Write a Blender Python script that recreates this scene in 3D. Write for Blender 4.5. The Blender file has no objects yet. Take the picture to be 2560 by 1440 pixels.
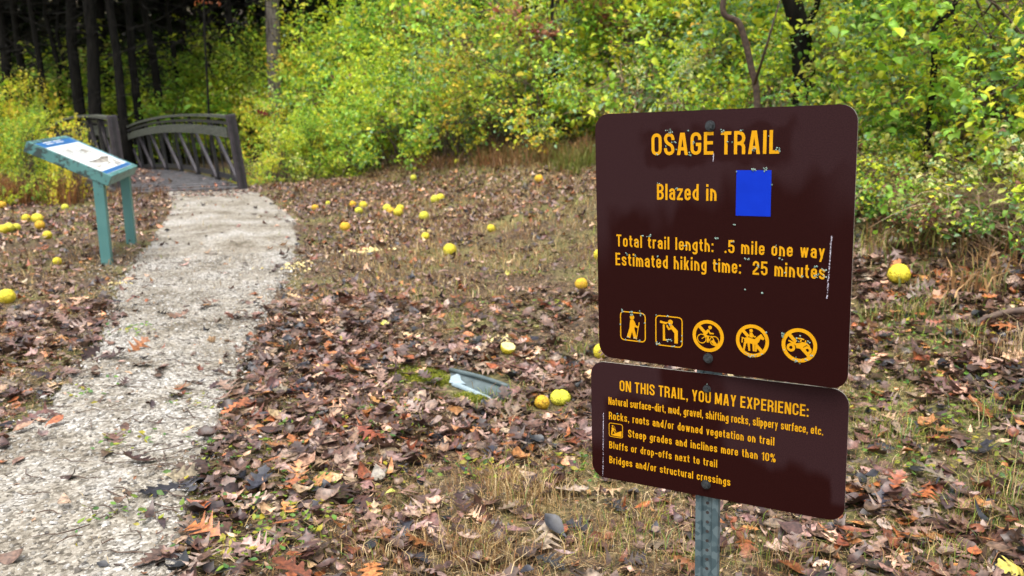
import bpy, bmesh, math, random
import numpy as np
from mathutils import Vector, Matrix

SC = bpy.context.scene
COL = SC.collection
rnd = random.Random(7)
RNG = np.random.default_rng(11)
PI = math.pi

# ------------------------------------------------------------------ camera, world, sun, exposure
CAM_H, PITCH = 1.55, math.radians(12.5)
cam_data = bpy.data.cameras.new('camera')
cam = bpy.data.objects.new('camera', cam_data); COL.objects.link(cam)
cam.location = (0, 0, CAM_H); cam.rotation_euler = (PI/2 - PITCH, 0, 0)
cam_data.sensor_width = 36.0; cam_data.lens = 29.98
cam_data.clip_start = 0.05; cam_data.clip_end = 600
cam_data.dof.use_dof = True; cam_data.dof.focus_distance = 2.25; cam_data.dof.aperture_fstop = 4.6
SC.camera = cam

SUN_EL, SUN_AZ = math.radians(74), math.radians(215)
world = bpy.data.worlds.new('World'); SC.world = world; world.use_nodes = True
wn = world.node_tree; wn.nodes.clear()
sky = wn.nodes.new('ShaderNodeTexSky'); sky.sky_type = 'NISHITA'; sky.sun_disc = False
sky.sun_elevation = SUN_EL; sky.sun_rotation = SUN_AZ
sky.air_density = 1.0; sky.dust_density = 4.0; sky.ozone_density = 1.0
hs = wn.nodes.new('ShaderNodeHueSaturation'); hs.inputs['Saturation'].default_value = 0.36
bg = wn.nodes.new('ShaderNodeBackground'); bg.inputs['Strength'].default_value = 0.15
wo = wn.nodes.new('ShaderNodeOutputWorld')
wn.links.new(sky.outputs[0], hs.inputs['Color']); wn.links.new(hs.outputs[0], bg.inputs['Color'])
wn.links.new(bg.outputs[0], wo.inputs['Surface'])
sun_data = bpy.data.lights.new('sun', 'SUN'); sun = bpy.data.objects.new('sun', sun_data); COL.objects.link(sun)
sun_data.energy = 1.15; sun_data.angle = math.radians(60); sun_data.color = (1.0, 0.97, 0.93)
sun.rotation_euler = (PI/2 - SUN_EL, 0, PI - SUN_AZ)   # pointed from the same side as the sky's sun
SC.view_settings.view_transform = 'Standard'; SC.view_settings.look = 'None'
SC.view_settings.exposure = 1.48; SC.view_settings.gamma = 1.0
SC.cycles.max_bounces = 6; SC.cycles.diffuse_bounces = 4; SC.cycles.glossy_bounces = 2
SC.cycles.transmission_bounces = 3; SC.cycles.transparent_max_bounces = 4
SC.cycles.caustics_reflective = False; SC.cycles.caustics_refractive = False

# ------------------------------------------------------------------ terrain function and picture-to-ground helper
BR0 = np.array([-5.55, 14.50])                    # middle of the bridge's near end
BA = np.array([-0.54, 0.842]); BA = BA/np.linalg.norm(BA)   # bridge axis, going away
BS = np.array([BA[1], -BA[0]])                    # to the bridge's right

def sstep(a, b, x):
    t = np.clip((x-a)/(b-a), 0, 1); return t*t*(3-2*t)

def gz(x, y):
    x = np.asarray(x, float); y = np.asarray(y, float)
    t = .94*x + .34*y - 2.9
    sp = .5*(t + np.sqrt(t*t + .36)) - .03
    z = 4.5*(1-np.exp(-.3*np.maximum(sp, 0)/4.5))
    d = (x-BR0[0])*BA[0] + (y-BR0[1])*BA[1]       # along the bridge
    side = (x-BR0[0])*BS[0] + (y-BR0[1])*BS[1]
    inside = 1 - sstep(1.5, 6.0, side)
    gl = sstep(.5, 3.0, d)*(1-sstep(8.0, 10.8, d))
    z = z - 1.7*gl*inside - .55*sstep(5, 11, d)*inside
    z = z + 14*sstep(30, 75, y) + 10*sstep(12, 45, x) + 9*sstep(25, 60, -x)
    z = z + .018*np.sin(1.7*x+.6)*np.sin(1.3*y+1.1) + .012*np.sin(3.9*x+2.1*y) + .008*np.sin(6.3*y-4.1*x+.4)
    return z

FPX = 2132.0
def ray(px, py):
    r, u, w = (px-1280)/FPX, (py-720)/FPX, 1.0
    cp, s_ = math.cos(PITCH), math.sin(PITCH)
    return np.array([r, w*cp - u*s_, -u*cp - w*s_])

def at(px, py):
    """the ground point seen at a photograph position"""
    d = ray(px, py); t = .8; o = np.array([0, 0, CAM_H])
    prev = t
    while t < 80:
        p = o + d*t
        if p[2] < gz(p[0], p[1]):
            a, b = prev, t
            for _ in range(30):
                m = (a+b)/2; p = o + d*m
                if p[2] < gz(p[0], p[1]): b = m
                else: a = m
            p = o + d*b
            return np.array([p[0], p[1], float(gz(p[0], p[1]))])
        prev = t; t += .1
    return o + d*40

def proj_px(P):
    P = np.asarray(P, float)
    cp, s_ = math.cos(PITCH), math.sin(PITCH)
    dz = P[..., 2]-CAM_H
    w = P[..., 1]*cp - dz*s_; u = -P[..., 1]*s_ - dz*cp
    return 1280+FPX*P[..., 0]/w, 720+FPX*u/w, w

# ------------------------------------------------------------------ object helpers
def tag(o, label=None, cat=None, group=None, kind=None):
    if label: o['label'] = label
    if cat: o['category'] = cat
    if group: o['group'] = group
    if kind: o['kind'] = kind
    return o

def empty(name, loc, rz=0):
    o = bpy.data.objects.new(name, None); COL.objects.link(o)
    o.location = loc; o.rotation_euler = (0, 0, rz); o.empty_display_size = .1
    return o

def link(name, me, mat, parent=None):
    o = bpy.data.objects.new(name, me); COL.objects.link(o)
    if mat is not None:
        me.materials.append(mat)
    if parent is not None: o.parent = parent
    return o

def mesh_np(name, V, F, col=None, smooth=False):
    """fast mesh from arrays; F is (n,4) or (n,3); col is per vertex"""
    V = np.ascontiguousarray(V, np.float32); F = np.ascontiguousarray(F, np.int32)
    me = bpy.data.meshes.new(name)
    n, k = F.shape
    me.vertices.add(len(V)); me.vertices.foreach_set('co', V.ravel())
    me.loops.add(n*k); me.loops.foreach_set('vertex_index', F.ravel())
    me.polygons.add(n)
    me.polygons.foreach_set('loop_start', np.arange(0, n*k, k, dtype=np.int32))
    if smooth: me.polygons.foreach_set('use_smooth', np.ones(n, bool))
    if col is not None:
        a = me.color_attributes.new('Col', 'FLOAT_COLOR', 'POINT')
        c = np.ones((len(V), 4), np.float32); c[:, :3] = col
        a.data.foreach_set('color', c.ravel())
    me.update(calc_edges=True); me.validate()
    return me

class MB:
    """collects simple shapes into one mesh"""
    def __init__(s): s.v = []; s.f = []
    def poly(s, pts, faces):
        n = len(s.v); s.v += [tuple(map(float, p)) for p in pts]; s.f += [tuple(i+n for i in f) for f in faces]
    def box(s, c, sx, sy, sz, ax=None):
        """box about c; ax are three unit axes"""
        c = np.array(c, float)
        X, Y, Z = [np.array(a, float) for a in (ax or ((1, 0, 0), (0, 1, 0), (0, 0, 1)))]
        P = [c + X*i*sx/2 + Y*j*sy/2 + Z*k*sz/2 for k in (-1, 1) for j in (-1, 1) for i in (-1, 1)]
        s.poly(P, [(0, 2, 3, 1), (4, 5, 7, 6), (0, 1, 5, 4), (2, 6, 7, 3), (0, 4, 6, 2), (1, 3, 7, 5)])
    def beam(s, a, b, w, h, side):
        """a beam from a to b, w across along side, h deep"""
        a = np.array(a, float); b = np.array(b, float); d = b-a; L = np.linalg.norm(d); d /= L
        sd = np.array(side, float); sd = sd - d*(sd@d); sd /= np.linalg.norm(sd)
        s.box((a+b)/2, L, w, h, (d, sd, np.cross(d, sd)))
    def tube(s, pts, rad, n=6, cap=True):
        pts = [np.array(p, float) for p in pts]
        if not hasattr(rad, '__len__'): rad = [rad]*len(pts)
        base = len(s.v)
        ref = np.array([.3, .8, .52]); 
        for i, p in enumerate(pts):
            d = pts[min(i+1, len(pts)-1)] - pts[max(i-1, 0)]; d = d/(np.linalg.norm(d)+1e-9)
            u = np.cross(d, ref); 
            if np.linalg.norm(u) < .1: u = np.cross(d, (1, 0, 0))
            u /= np.linalg.norm(u); v = np.cross(d, u)
            for k in range(n):
                a = 2*PI*k/n; s.v.append(tuple(p + (u*math.cos(a)+v*math.sin(a))*rad[i]))
        for i in range(len(pts)-1):
            for k in range(n):
                a = base+i*n+k; b = base+i*n+(k+1) % n
                s.f.append((a, b, b+n, a+n))
        if cap:
            s.f.append(tuple(base+k for k in range(n))[::-1]); e = base+(len(pts)-1)*n
            s.f.append(tuple(e+k for k in range(n)))
    def build(s, name, mat, parent=None, smooth=False, bevel=0):
        me = bpy.data.meshes.new(name); me.from_pydata(s.v, [], s.f)
        bm = bmesh.new(); bm.from_mesh(me)
        bmesh.ops.recalc_face_normals(bm, faces=bm.faces)
        if bevel:
            bmesh.ops.bevel(bm, geom=list(bm.edges), offset=bevel, segments=2, affect='EDGES', profile=.5)
        bm.to_mesh(me); bm.free()
        if smooth:
            me.polygons.foreach_set('use_smooth', np.ones(len(me.polygons), bool))
        return link(name, me, mat, parent)

# ------------------------------------------------------------------ materials
def new_mat(name):
    m = bpy.data.materials.new(name); m.use_nodes = True
    nt = m.node_tree; return m, nt, nt.nodes['Principled BSDF']

def N(nt, typ, **kw):
    n = nt.nodes.new(typ)
    for k, v in kw.items():
        if k.startswith('in_'): n.inputs[k[3:].replace('_', ' ')].default_value = v
        else: setattr(n, k, v)
    return n

def ramp(nt, fac, stops, interp='LINEAR'):
    r = nt.nodes.new('ShaderNodeValToRGB'); r.color_ramp.interpolation = interp
    e = r.color_ramp.elements
    while len(e) < len(stops): e.new(.5)
    for i, (p, c) in enumerate(stops):
        e[i].position = p; e[i].color = (*c, 1) if len(c) == 3 else c
    nt.links.new(fac, r.inputs[0]); return r

def noise_mat(name, stops, scale=20, rough=.7, detail=6, bump=.0, bscale=None, spec=.5, metallic=0, dist=.01, coord='Object', stretch=None):
    m, nt, b = new_mat(name)
    tc = N(nt, 'ShaderNodeTexCoord'); src = tc.outputs[coord]
    if stretch:
        mp = N(nt, 'ShaderNodeMapping'); mp.inputs['Scale'].default_value = stretch
        nt.links.new(src, mp.inputs['Vector']); src = mp.outputs[0]
    n = N(nt, 'ShaderNodeTexNoise'); n.inputs['Scale'].default_value = scale; n.inputs['Detail'].default_value = detail
    nt.links.new(src, n.inputs['Vector'])
    r = ramp(nt, n.outputs['Fac'], stops); nt.links.new(r.outputs[0], b.inputs['Base Color'])
    b.inputs['Roughness'].default_value = rough; b.inputs['Specular IOR Level'].default_value = spec
    b.inputs['Metallic'].default_value = metallic
    if bump:
        n2 = N(nt, 'ShaderNodeTexNoise'); n2.inputs['Scale'].default_value = bscale or scale*2; n2.inputs['Detail'].default_value = 5
        nt.links.new(src, n2.inputs['Vector'])
        bp = N(nt, 'ShaderNodeBump'); bp.inputs['Strength'].default_value = bump; bp.inputs['Distance'].default_value = dist
        nt.links.new(n2.outputs['Fac'], bp.inputs['Height']); nt.links.new(bp.outputs[0], b.inputs['Normal'])
    return m

def leaf_mat(name, rough=.4, spec=.5, trans=.3, vein=0.15):
    """colour comes from each leaf's own colour attribute"""
    m, nt, b = new_mat(name)
    at_ = N(nt, 'ShaderNodeVertexColor'); at_.layer_name = 'Col'
    c = at_.outputs['Color']
    if vein:
        tc = N(nt, 'ShaderNodeTexCoord'); n = N(nt, 'ShaderNodeTexNoise'); n.inputs['Scale'].default_value = 60; n.inputs['Detail'].default_value = 4
        nt.links.new(tc.outputs['Object'], n.inputs['Vector'])
        mr = N(nt, 'ShaderNodeMapRange'); mr.inputs['From Min'].default_value = .3; mr.inputs['From Max'].default_value = .7
        mr.inputs['To Min'].default_value = 1-vein*2; mr.inputs['To Max'].default_value = 1+vein
        nt.links.new(n.outputs['Fac'], mr.inputs['Value'])
        mx = N(nt, 'ShaderNodeVectorMath', operation='SCALE'); nt.links.new(c, mx.inputs[0]); nt.links.new(mr.outputs[0], mx.inputs['Scale'])
        c = mx.outputs[0]
    nt.links.new(c, b.inputs['Base Color'])
    b.inputs['Roughness'].default_value = rough; b.inputs['Specular IOR Level'].default_value = spec
    if trans:
        t = N(nt, 'ShaderNodeBsdfTranslucent'); nt.links.new(c, t.inputs['Color'])
        mix = N(nt, 'ShaderNodeMixShader'); mix.inputs[0].default_value = trans
        nt.links.new(b.outputs[0], mix.inputs[1]); nt.links.new(t.outputs[0], mix.inputs[2])
        nt.links.new(mix.outputs[0], nt.nodes['Material Output'].inputs['Surface'])
    return m

M = {}
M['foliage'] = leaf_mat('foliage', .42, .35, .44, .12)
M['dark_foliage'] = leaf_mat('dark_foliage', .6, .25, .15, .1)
M['litter'] = leaf_mat('litter', .36, .42, .08, .35)
M['straw'] = leaf_mat('straw', .6, .3, .25, 0)
M['bark_dark'] = noise_mat('bark_dark', [(.3, (.004, .0035, .003)), (.7, (.017, .015, .012))], 14, .95, bump=.8, dist=.02, spec=.15, stretch=(1, 1, .25))
M['bark_grey'] = noise_mat('bark_grey', [(.3, (.05, .042, .035)), (.7, (.2, .17, .14))], 14, .9, bump=.8, dist=.02, spec=.2, stretch=(1, 1, .25))
M['twig'] = noise_mat('twig', [(.3, (.035, .022, .018)), (.7, (.12, .075, .05))], 30, .8)
M['cane'] = noise_mat('cane', [(.3, (.16, .1, .06)), (.7, (.38, .27, .16))], 30, .7)

# ------------------------------------------------------------------ ground, path
def ground_material():
    m, nt, b = new_mat('soil')
    tc = N(nt, 'ShaderNodeTexCoord')
    n1 = N(nt, 'ShaderNodeTexNoise'); n1.inputs['Scale'].default_value = 1.4; n1.inputs['Detail'].default_value = 8; n1.inputs['Roughness'].default_value = .65
    n2 = N(nt, 'ShaderNodeTexNoise'); n2.inputs['Scale'].default_value = 38; n2.inputs['Detail'].default_value = 6
    n3 = N(nt, 'ShaderNodeTexNoise'); n3.inputs['Scale'].default_value = .8; n3.inputs['Detail'].default_value = 7; n3.inputs['Roughness'].default_value = .7
    for n in (n1, n2, n3): nt.links.new(tc.outputs['Object'], n.inputs['Vector'])
    r1 = ramp(nt, n2.outputs['Fac'], [(.28, (.013, .008, .005)), (.5, (.065, .040, .022)), (.72, (.19, .125, .068))])
    r2 = ramp(nt, n2.outputs['Fac'], [(.28, (.03, .035, .008)), (.5, (.12, .115, .03)), (.72, (.26, .22, .09))])
    f = ramp(nt, n3.outputs['Fac'], [(.46, (0, 0, 0)), (.58, (.75, .75, .75))])
    mx = N(nt, 'ShaderNodeMix', data_type='RGBA'); nt.links.new(f.outputs[0], mx.inputs['Factor'])
    nt.links.new(r1.outputs[0], mx.inputs['A']); nt.links.new(r2.outputs[0], mx.inputs['B'])
    nt.links.new(mx.outputs['Result'], b.inputs['Base Color'])
    b.inputs['Roughness'].default_value = .8; b.inputs['Specular IOR Level'].default_value = .3
    bp = N(nt, 'ShaderNodeBump'); bp.inputs['Strength'].default_value = .9; bp.inputs['Distance'].default_value = .02
    nt.links.new(n2.outputs['Fac'], bp.inputs['Height']); nt.links.new(bp.outputs[0], b.inputs['Normal'])
    return m

def axis_samples(lo, hi, a, b, step):
    core = np.arange(a, b+1e-6, step)
    out = [core]
    for end, edge, sg in ((lo, a, -1), (hi, b, 1)):
        p, st, L = edge, step, []
        while (p-end)*sg < 0:
            st *= 1.18; p += sg*st; L.append(p)
        out = [np.array(L[::-1])] + out if sg < 0 else out + [np.array(L)]
    return np.concatenate(out)

def build_ground():
    xs = axis_samples(-160, 160, -11, 7, .14); ys = axis_samples(-60, 220, .8, 22, .14)
    X, Y = np.meshgrid(xs, ys); Z = gz(X, Y)
    V = np.stack([X, Y, Z], -1).reshape(-1, 3); nx, ny = len(xs), len(ys)
    i = np.arange(nx-1)[None, :] + np.arange(ny-1)[:, None]*nx
    F = np.stack([i, i+1, i+nx+1, i+nx], -1).reshape(-1, 4)
    o = link('ground', mesh_np('ground', V, F, smooth=True), ground_material()); tag(o, kind='structure')
build_ground()

PATH_PX = [  # photograph positions of the two edges, far to near
    ((358, 474), (606, 468)), ((420, 490), (655, 484)), ((428, 520), (697, 512)), ((402, 560), (745, 552)), ((365, 615), (752, 612)),
    ((305, 695), (722, 695)), ((250, 862), (632, 862)), ((165, 940), (598, 955)), ((95, 1029), (550, 1060)), ((15, 1084), (512, 1160)),
    ((-90, 1170), (470, 1260)), ((-300, 1290), (440, 1440)), ((-620, 1480), (400, 1700)), ((-1100, 1750), (330, 2150)), ((-1900, 2300), (250, 3000))]
PATH_L = np.array([at(*a)[:2] for a, b in PATH_PX]); PATH_R = np.array([at(*b)[:2] for a, b in PATH_PX])

def resample(P, n):
    d = np.r_[0, np.cumsum(np.linalg.norm(np.diff(P, axis=0), axis=1))]
    # smooth (Catmull-like) by linear sampling then averaging
    t = np.linspace(0, d[-1], n); Q = np.stack([np.interp(t, d, P[:, k]) for k in range(2)], -1)
    for _ in range(6): Q[1:-1] = (Q[:-2]+2*Q[1:-1]+Q[2:])/4
    return Q
PL, PR = resample(PATH_L, 240), resample(PATH_R, 240)
PATH_POLY = np.concatenate([PL, PR[::-1]])

def inside_poly(P, poly):
    x, y = P[:, 0], P[:, 1]; c = np.zeros(len(P), bool); j = len(poly)-1
    for i in range(len(poly)):
        xi, yi = poly[i]; xj, yj = poly[j]
        m = ((yi > y) != (yj > y)) & (x < (xj-xi)*(y-yi)/(yj-yi+1e-12)+xi)
        c ^= m; j = i
    return c

def path_dist(P):
    """signed distance to the path's edge, negative on the path"""
    d = np.full(len(P), 1e9)
    for E in (PL[::2], PR[::2]):
        for i in range(len(E)-1):
            a, b = E[i], E[i+1]; ab = b-a; t = np.clip(((P-a)@ab)/(ab@ab), 0, 1)
            d = np.minimum(d, np.linalg.norm(P-a-t[:, None]*ab, axis=1))
    return np.where(inside_poly(P, PATH_POLY), -d, d)

def gravel_material():
    m, nt, b = new_mat('gravel')
    tc = N(nt, 'ShaderNodeTexCoord')
    v1 = N(nt, 'ShaderNodeTexVoronoi'); v1.inputs['Scale'].default_value = 70
    v2 = N(nt, 'ShaderNodeTexVoronoi'); v2.inputs['Scale'].default_value = 150
    n = N(nt, 'ShaderNodeTexNoise'); n.inputs['Scale'].default_value = 1.6; n.inputs['Detail'].default_value = 9; n.inputs['Roughness'].default_value = .7
    n2 = N(nt, 'ShaderNodeTexNoise'); n2.inputs['Scale'].default_value = 45; n2.inputs['Detail'].default_value = 4
    for q in (v1, v2, n, n2): nt.links.new(tc.outputs['Object'], q.inputs['Vector'])
    sep = N(nt, 'ShaderNodeSeparateColor'); nt.links.new(v1.outputs['Color'], sep.inputs[0])
    r = ramp(nt, sep.outputs[0], [(0, (.105, .094, .077)), (.35, (.245, .226, .193)), (.7, (.34, .32, .283)), (1, (.49, .47, .435))])
    d = ramp(nt, n.outputs['Fac'], [(.34, (.34, .29, .22)), (.48, (.74, .70, .63)), (.6, (1, 1, 1))])
    mx = N(nt, 'ShaderNodeMix', data_type='RGBA', blend_type='MULTIPLY'); mx.inputs['Factor'].default_value = 1
    nt.links.new(r.outputs[0], mx.inputs['A']); nt.links.new(d.outputs[0], mx.inputs['B'])
    d2 = ramp(nt, n2.outputs['Fac'], [(.3, (.5, .46, .4)), (.45, (1, 1, 1))])
    mx2 = N(nt, 'ShaderNodeMix', data_type='RGBA', blend_type='MULTIPLY'); mx2.inputs['Factor'].default_value = 1
    nt.links.new(mx.outputs['Result'], mx2.inputs['A']); nt.links.new(d2.outputs[0], mx2.inputs['B'])
    nt.links.new(mx2.outputs['Result'], b.inputs['Base Color'])
    b.inputs['Roughness'].default_value = .75; b.inputs['Specular IOR Level'].default_value = .3
    ad = N(nt, 'ShaderNodeMath', operation='ADD'); nt.links.new(v1.outputs['Distance'], ad.inputs[0]); nt.links.new(v2.outputs['Distance'], ad.inputs[1])
    bp = N(nt, 'ShaderNodeBump', invert=True); bp.inputs['Strength'].default_value = .5; bp.inputs['Distance'].default_value = .005
    nt.links.new(ad.outputs[0], bp.inputs['Height']); nt.links.new(bp.outputs[0], b.inputs['Normal'])
    return m

def build_path():
    k = 24; n = 520
    A, B = resample(PATH_L, n), resample(PATH_R, n)
    t = np.linspace(0, 1, k)
    W = np.linalg.norm(B-A, axis=1)[:, None]
    s = np.arange(n)
    # ragged edges
    ja = (.018*np.sin(s*.9)+.03*np.sin(s*.17+1)+RNG.normal(0, .045, n))
    jb = (.018*np.sin(s*.8+2)+.03*np.sin(s*.13+.5)+RNG.normal(0, .045, n))
    T = t[None, :]*np.ones((n, 1)); T = T + (1-T)*(ja[:, None]/W) - T*(jb[:, None]/W)
    P = A[:, None, :]*(1-T[..., None]) + B[:, None, :]*T[..., None]
    Z = gz(P[..., 0], P[..., 1]) + .010
    Z[:, 0] -= .015; Z[:, -1] -= .015
    V = np.concatenate([P, Z[..., None]], -1).reshape(-1, 3)
    i = np.arange(k-1)[None, :] + np.arange(n-1)[:, None]*k
    F = np.stack([i, i+k, i+k+1, i+1], -1).reshape(-1, 4)
    o = link('gravel_path', mesh_np('gravel_path', V, F, smooth=True), gravel_material()); tag(o, kind='structure')
build_path()

# ------------------------------------------------------------------ scattering helpers
def hash_noise(P, f, seed=0):
    """cheap smooth 2-D value noise in 0..1"""
    P = P*f + seed*17.3; i = np.floor(P).astype(np.int64); u = P-i; u = u*u*(3-2*u)
    def h(a, b):
        v = np.sin(a*127.1+b*311.7+seed*74.7)*43758.5453; return v-np.floor(v)
    return ((h(i[:, 0], i[:, 1])*(1-u[:, 0])+h(i[:, 0]+1, i[:, 1])*u[:, 0])*(1-u[:, 1])
            + (h(i[:, 0], i[:, 1]+1)*(1-u[:, 0])+h(i[:, 0]+1, i[:, 1]+1)*u[:, 0])*u[:, 1])

def view_points(n, ymin, ymax, margin=.12):
    """ground points spread evenly by area over the ground the photograph shows and a step round it"""
    y = np.sqrt(RNG.uniform(ymin**2, ymax**2, n)); half = y*(.60+margin)+1.5
    x = RNG.uniform(-1, 1, n)*half
    return np.stack([x, y], -1)

def rot_from(n_, az):
    """matrices whose columns are leaf length, leaf width, leaf normal"""
    n_ = n_/np.linalg.norm(n_, axis=1, keepdims=True)
    a = np.stack([np.cos(az), np.sin(az), np.zeros_like(az)], -1)
    a = a - n_*np.sum(a*n_, 1, keepdims=True); a /= np.linalg.norm(a, axis=1, keepdims=True)+1e-9
    return np.stack([a, np.cross(n_, a), n_], -1)

def instances(T, F, R, S, P, C, shade=None):
    """many copies of a template: T (k,3), F (m,4), R (n,3,3), S (n,), P (n,3), C (n,3)"""
    k = len(T); n = len(P)
    V = np.einsum('nij,kj->nki', R, T)*S[:, None, None] + P[:, None, :]
    FF = F[None]+ (np.arange(n)*k)[:, None, None]
    CC = np.repeat(C[:, None, :], k, 1)
    if shade is not None: CC = CC*shade[None, :, None]
    return V.reshape(-1, 3), FF.reshape(-1, F.shape[1]), CC.reshape(-1, 3)

def merge(parts):
    V, F, C, o = [], [], [], 0
    for v, f, c in parts:
        V.append(v); F.append(f+o); C.append(c); o += len(v)
    return np.concatenate(V), np.concatenate(F), np.concatenate(C)

def leaf_template(hw, curl=0, cup=0, twist=0, skew=0, rib=1.0):
    """length 1 along x from a list of half widths; the middle line is a fold"""
    m = len(hw); V = []; 
    for i, w in enumerate(hw):
        t = i/(m-1); z = curl*(t-.5)**2*2 ; tw = twist*(t-.5)
        yo = skew*math.sin(t*PI)
        sw = max(0, w-.1)*.45                      # lobes point forward
        V += [(t-.5+sw, yo-w, z+cup*w*w*2.2-tw*w), (t-.5, yo, z), (t-.5+sw, yo+w, z+cup*w*w*2.2+tw*w)]
    F = []
    for i in range(m-1):
        a = i*3; F += [(a, a+3, a+4, a+1), (a+1, a+4, a+5, a+2)]
    return np.array(V), np.array(F)

OAK = [.012, .014, .05, .17, .18, .08, .10, .25, .26, .11, .12, .28, .28, .13, .10, .17, .14, .05, .008]
PINOAK = [.01, .012, .03, .10, .24, .08, .045, .12, .40, .11, .05, .13, .36, .10, .05, .10, .17, .06, .006]
OVAL = [.012, .05, .16, .24, .26, .22, .14, .01]
BROAD = [.012, .09, .27, .36, .35, .27, .14, .01]
LANCE = [.01, .05, .1, .12, .11, .08, .045, .005]
FAR_OVAL = [.03, .22, .24, .02]
FAR_LOBED = [.02, .10, .26, .12, .02]

# ------------------------------------------------------------------ shrubs
def shrub_mesh(seed, rx, ry, h, sprays, per, size, palette, weights, open_=.0, base=.12, droop=.25, mix=.5):
    """returns a foliage mesh and a stem mesh for one shrub standing at the origin"""
    R = np.random.default_rng(seed)
    d = R.normal(0, 1, (sprays, 3)); d[:, 2] = np.abs(d[:, 2])*.95 - .12; d /= np.linalg.norm(d, axis=1, keepdims=True)
    az = np.arctan2(d[:, 1], d[:, 0])
    lump = 1 + .16*np.sin(3*az+seed) + .13*np.sin(5*az+2*seed+3*d[:, 2]) + .12*np.sin(7*d[:, 2]+2*az) + R.normal(0, .07, sprays)
    rad = (R.uniform(.25, 1, sprays)**.42)*lump
    nb = max(6, sprays//13); bi = R.integers(0, nb, sprays); bd = d[:nb][bi]      # sprays gather in boughs
    d = bd + R.normal(0, .11, (sprays, 3))*np.array([1, 1, .55]); d /= np.linalg.norm(d, axis=1, keepdims=True); rad = rad[:nb][bi] + R.normal(0, .07, sprays)
    O = np.stack([d[:, 0]*rx*rad, d[:, 1]*ry*rad, np.clip(h*(base+(1-base)*np.clip(d[:, 2], -.1, 1)*rad), .03, None)], -1)
    dirs = d*np.array([1, 1, .6]) + R.normal(0, .5, (sprays, 3)) + np.array([0, 0, .25]); dirs /= np.linalg.norm(dirs, axis=1, keepdims=True)
    L = R.uniform(.18, .5, sprays)*(size/.05)
    pal = np.array(palette); base_c = pal[R.choice(len(pal), nb, p=np.array(weights)/sum(weights))][bi]
    n = sprays*per; i = np.repeat(np.arange(sprays), per); k = np.tile(np.arange(per), sprays); t = (k+.5)/per
    side = np.where(k % 2 == 0, 1, -1)
    up = np.array([0, 0, 1.0]); sd = np.cross(dirs, up); sd /= np.linalg.norm(sd, axis=1, keepdims=True)+1e-6
    roll = R.normal(0, .7, sprays); nz = np.cross(sd, dirs); sd2 = sd*np.cos(roll)[:, None]+nz*np.sin(roll)[:, None]
    P = O[i] + dirs[i]*(L[i]*t)[:, None] - up*(droop*L[i]*t**2)[:, None] + sd2[i]*(side*size*.45)[:, None] + R.normal(0, size*.35, (n, 3))
    P[:, 2] = np.maximum(P[:, 2], .02)
    a = dirs[i]*.55 + sd2[i]*side[:, None]*.8 + R.normal(0, .35, (n, 3)) - up*.2; a /= np.linalg.norm(a, axis=1, keepdims=True)
    nn = up*.9 + d[i]*.55 + R.normal(0, .45, (n, 3)); nn -= a*np.sum(nn*a, 1, keepdims=True); nn /= np.linalg.norm(nn, axis=1, keepdims=True)
    Rm = np.stack([a, np.cross(nn, a), nn], -1)
    T, F = leaf_template([.02, .24, .27, .02], -.3, .8, 0)
    other = pal[R.choice(len(pal), n, p=np.array(weights)/sum(weights))]
    m = (R.random(n) < mix)[:, None]
    C = np.where(m, base_c[i], other)*R.uniform(.72, 1.28, (n, 1))*R.normal(1, .05, (n, 3))
    V, FF, CC = instances(T, F, Rm, size*np.clip(R.lognormal(-.05, .38, n), .4, 2.0), P, np.clip(C, .004, .9))
    fol = mesh_np('foliage', V, FF, CC)
    mb = MB(); q = random.Random(seed)
    for s in range(26):
        j = q.randrange(sprays); e = O[j]; b = np.array([q.gauss(0, rx*.18), q.gauss(0, ry*.18), -.05])
        bow = np.array([q.gauss(0, .12), q.gauss(0, .12), h*.14])
        pts = [b*(1-t)+e*t + bow*math.sin(PI*t) + np.array([q.gauss(0, .02), q.gauss(0, .02), 0]) for t in (0, .2, .4, .6, .8, 1)]
        r = q.uniform(.008, .02)*(h/2.6)
        mb.tube(pts, [r, r*.9, r*.75, r*.6, r*.42, r*.2], 5)
        for f in range(3):
            j2 = min(range(sprays), key=lambda z: np.linalg.norm(O[z]-pts[3]-(O[q.randrange(sprays)]-pts[3])*.25)) if False else q.randrange(sprays)
            e2 = pts[3]+(O[j2]-pts[3])*min(1, .7/(np.linalg.norm(O[j2]-pts[3])+.01))
            mid = (pts[3]+e2)/2+np.array([0, 0, .06]); mb.tube([pts[3], mid, e2], [r*.45, r*.32, r*.12], 4)
    me = bpy.data.meshes.new('stems'); me.from_pydata(mb.v, [], mb.f)
    return fol, me

YEL, LIME, GRN, DGRN = (.80, .70, .05), (.58, .68, .045), (.27, .48, .05), (.08, .18, .025)
GOLD, PALE, BLUEG, BROWN, OLIVE = (.80, .56, .06), (.66, .66, .25), (.27, .43, .22), (.22, .11, .06), (.34, .33, .06)
KINDS = {}
def kind(name, stem_mat, fol_mat, *variants):
    out = []
    for a in variants:
        f, s = shrub_mesh(**a); f.materials.append(M[fol_mat]); s.materials.append(M[stem_mat]); out.append((f, s, a['h']))
    KINDS[name] = out
base = dict(rx=1.35, ry=1.35, h=2.6, sprays=980, per=10, size=.056)
kind('yellow', 'twig', 'foliage', dict(base, seed=1, palette=[YEL, LIME, GOLD, GRN, PALE, OLIVE], weights=[.13, .30, .06, .34, .06, .11]),
     dict(base, seed=2, palette=[YEL, LIME, GRN, GOLD, DGRN], weights=[.09, .32, .35, .04, .20]))
kind('lime', 'twig', 'foliage', dict(base, seed=3, palette=[LIME, GRN, YEL, BLUEG, DGRN], weights=[.32, .34, .10, .10, .14]),
     dict(base, seed=4, palette=[GRN, LIME, YEL, DGRN, OLIVE], weights=[.38, .24, .08, .18, .12]))
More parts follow.
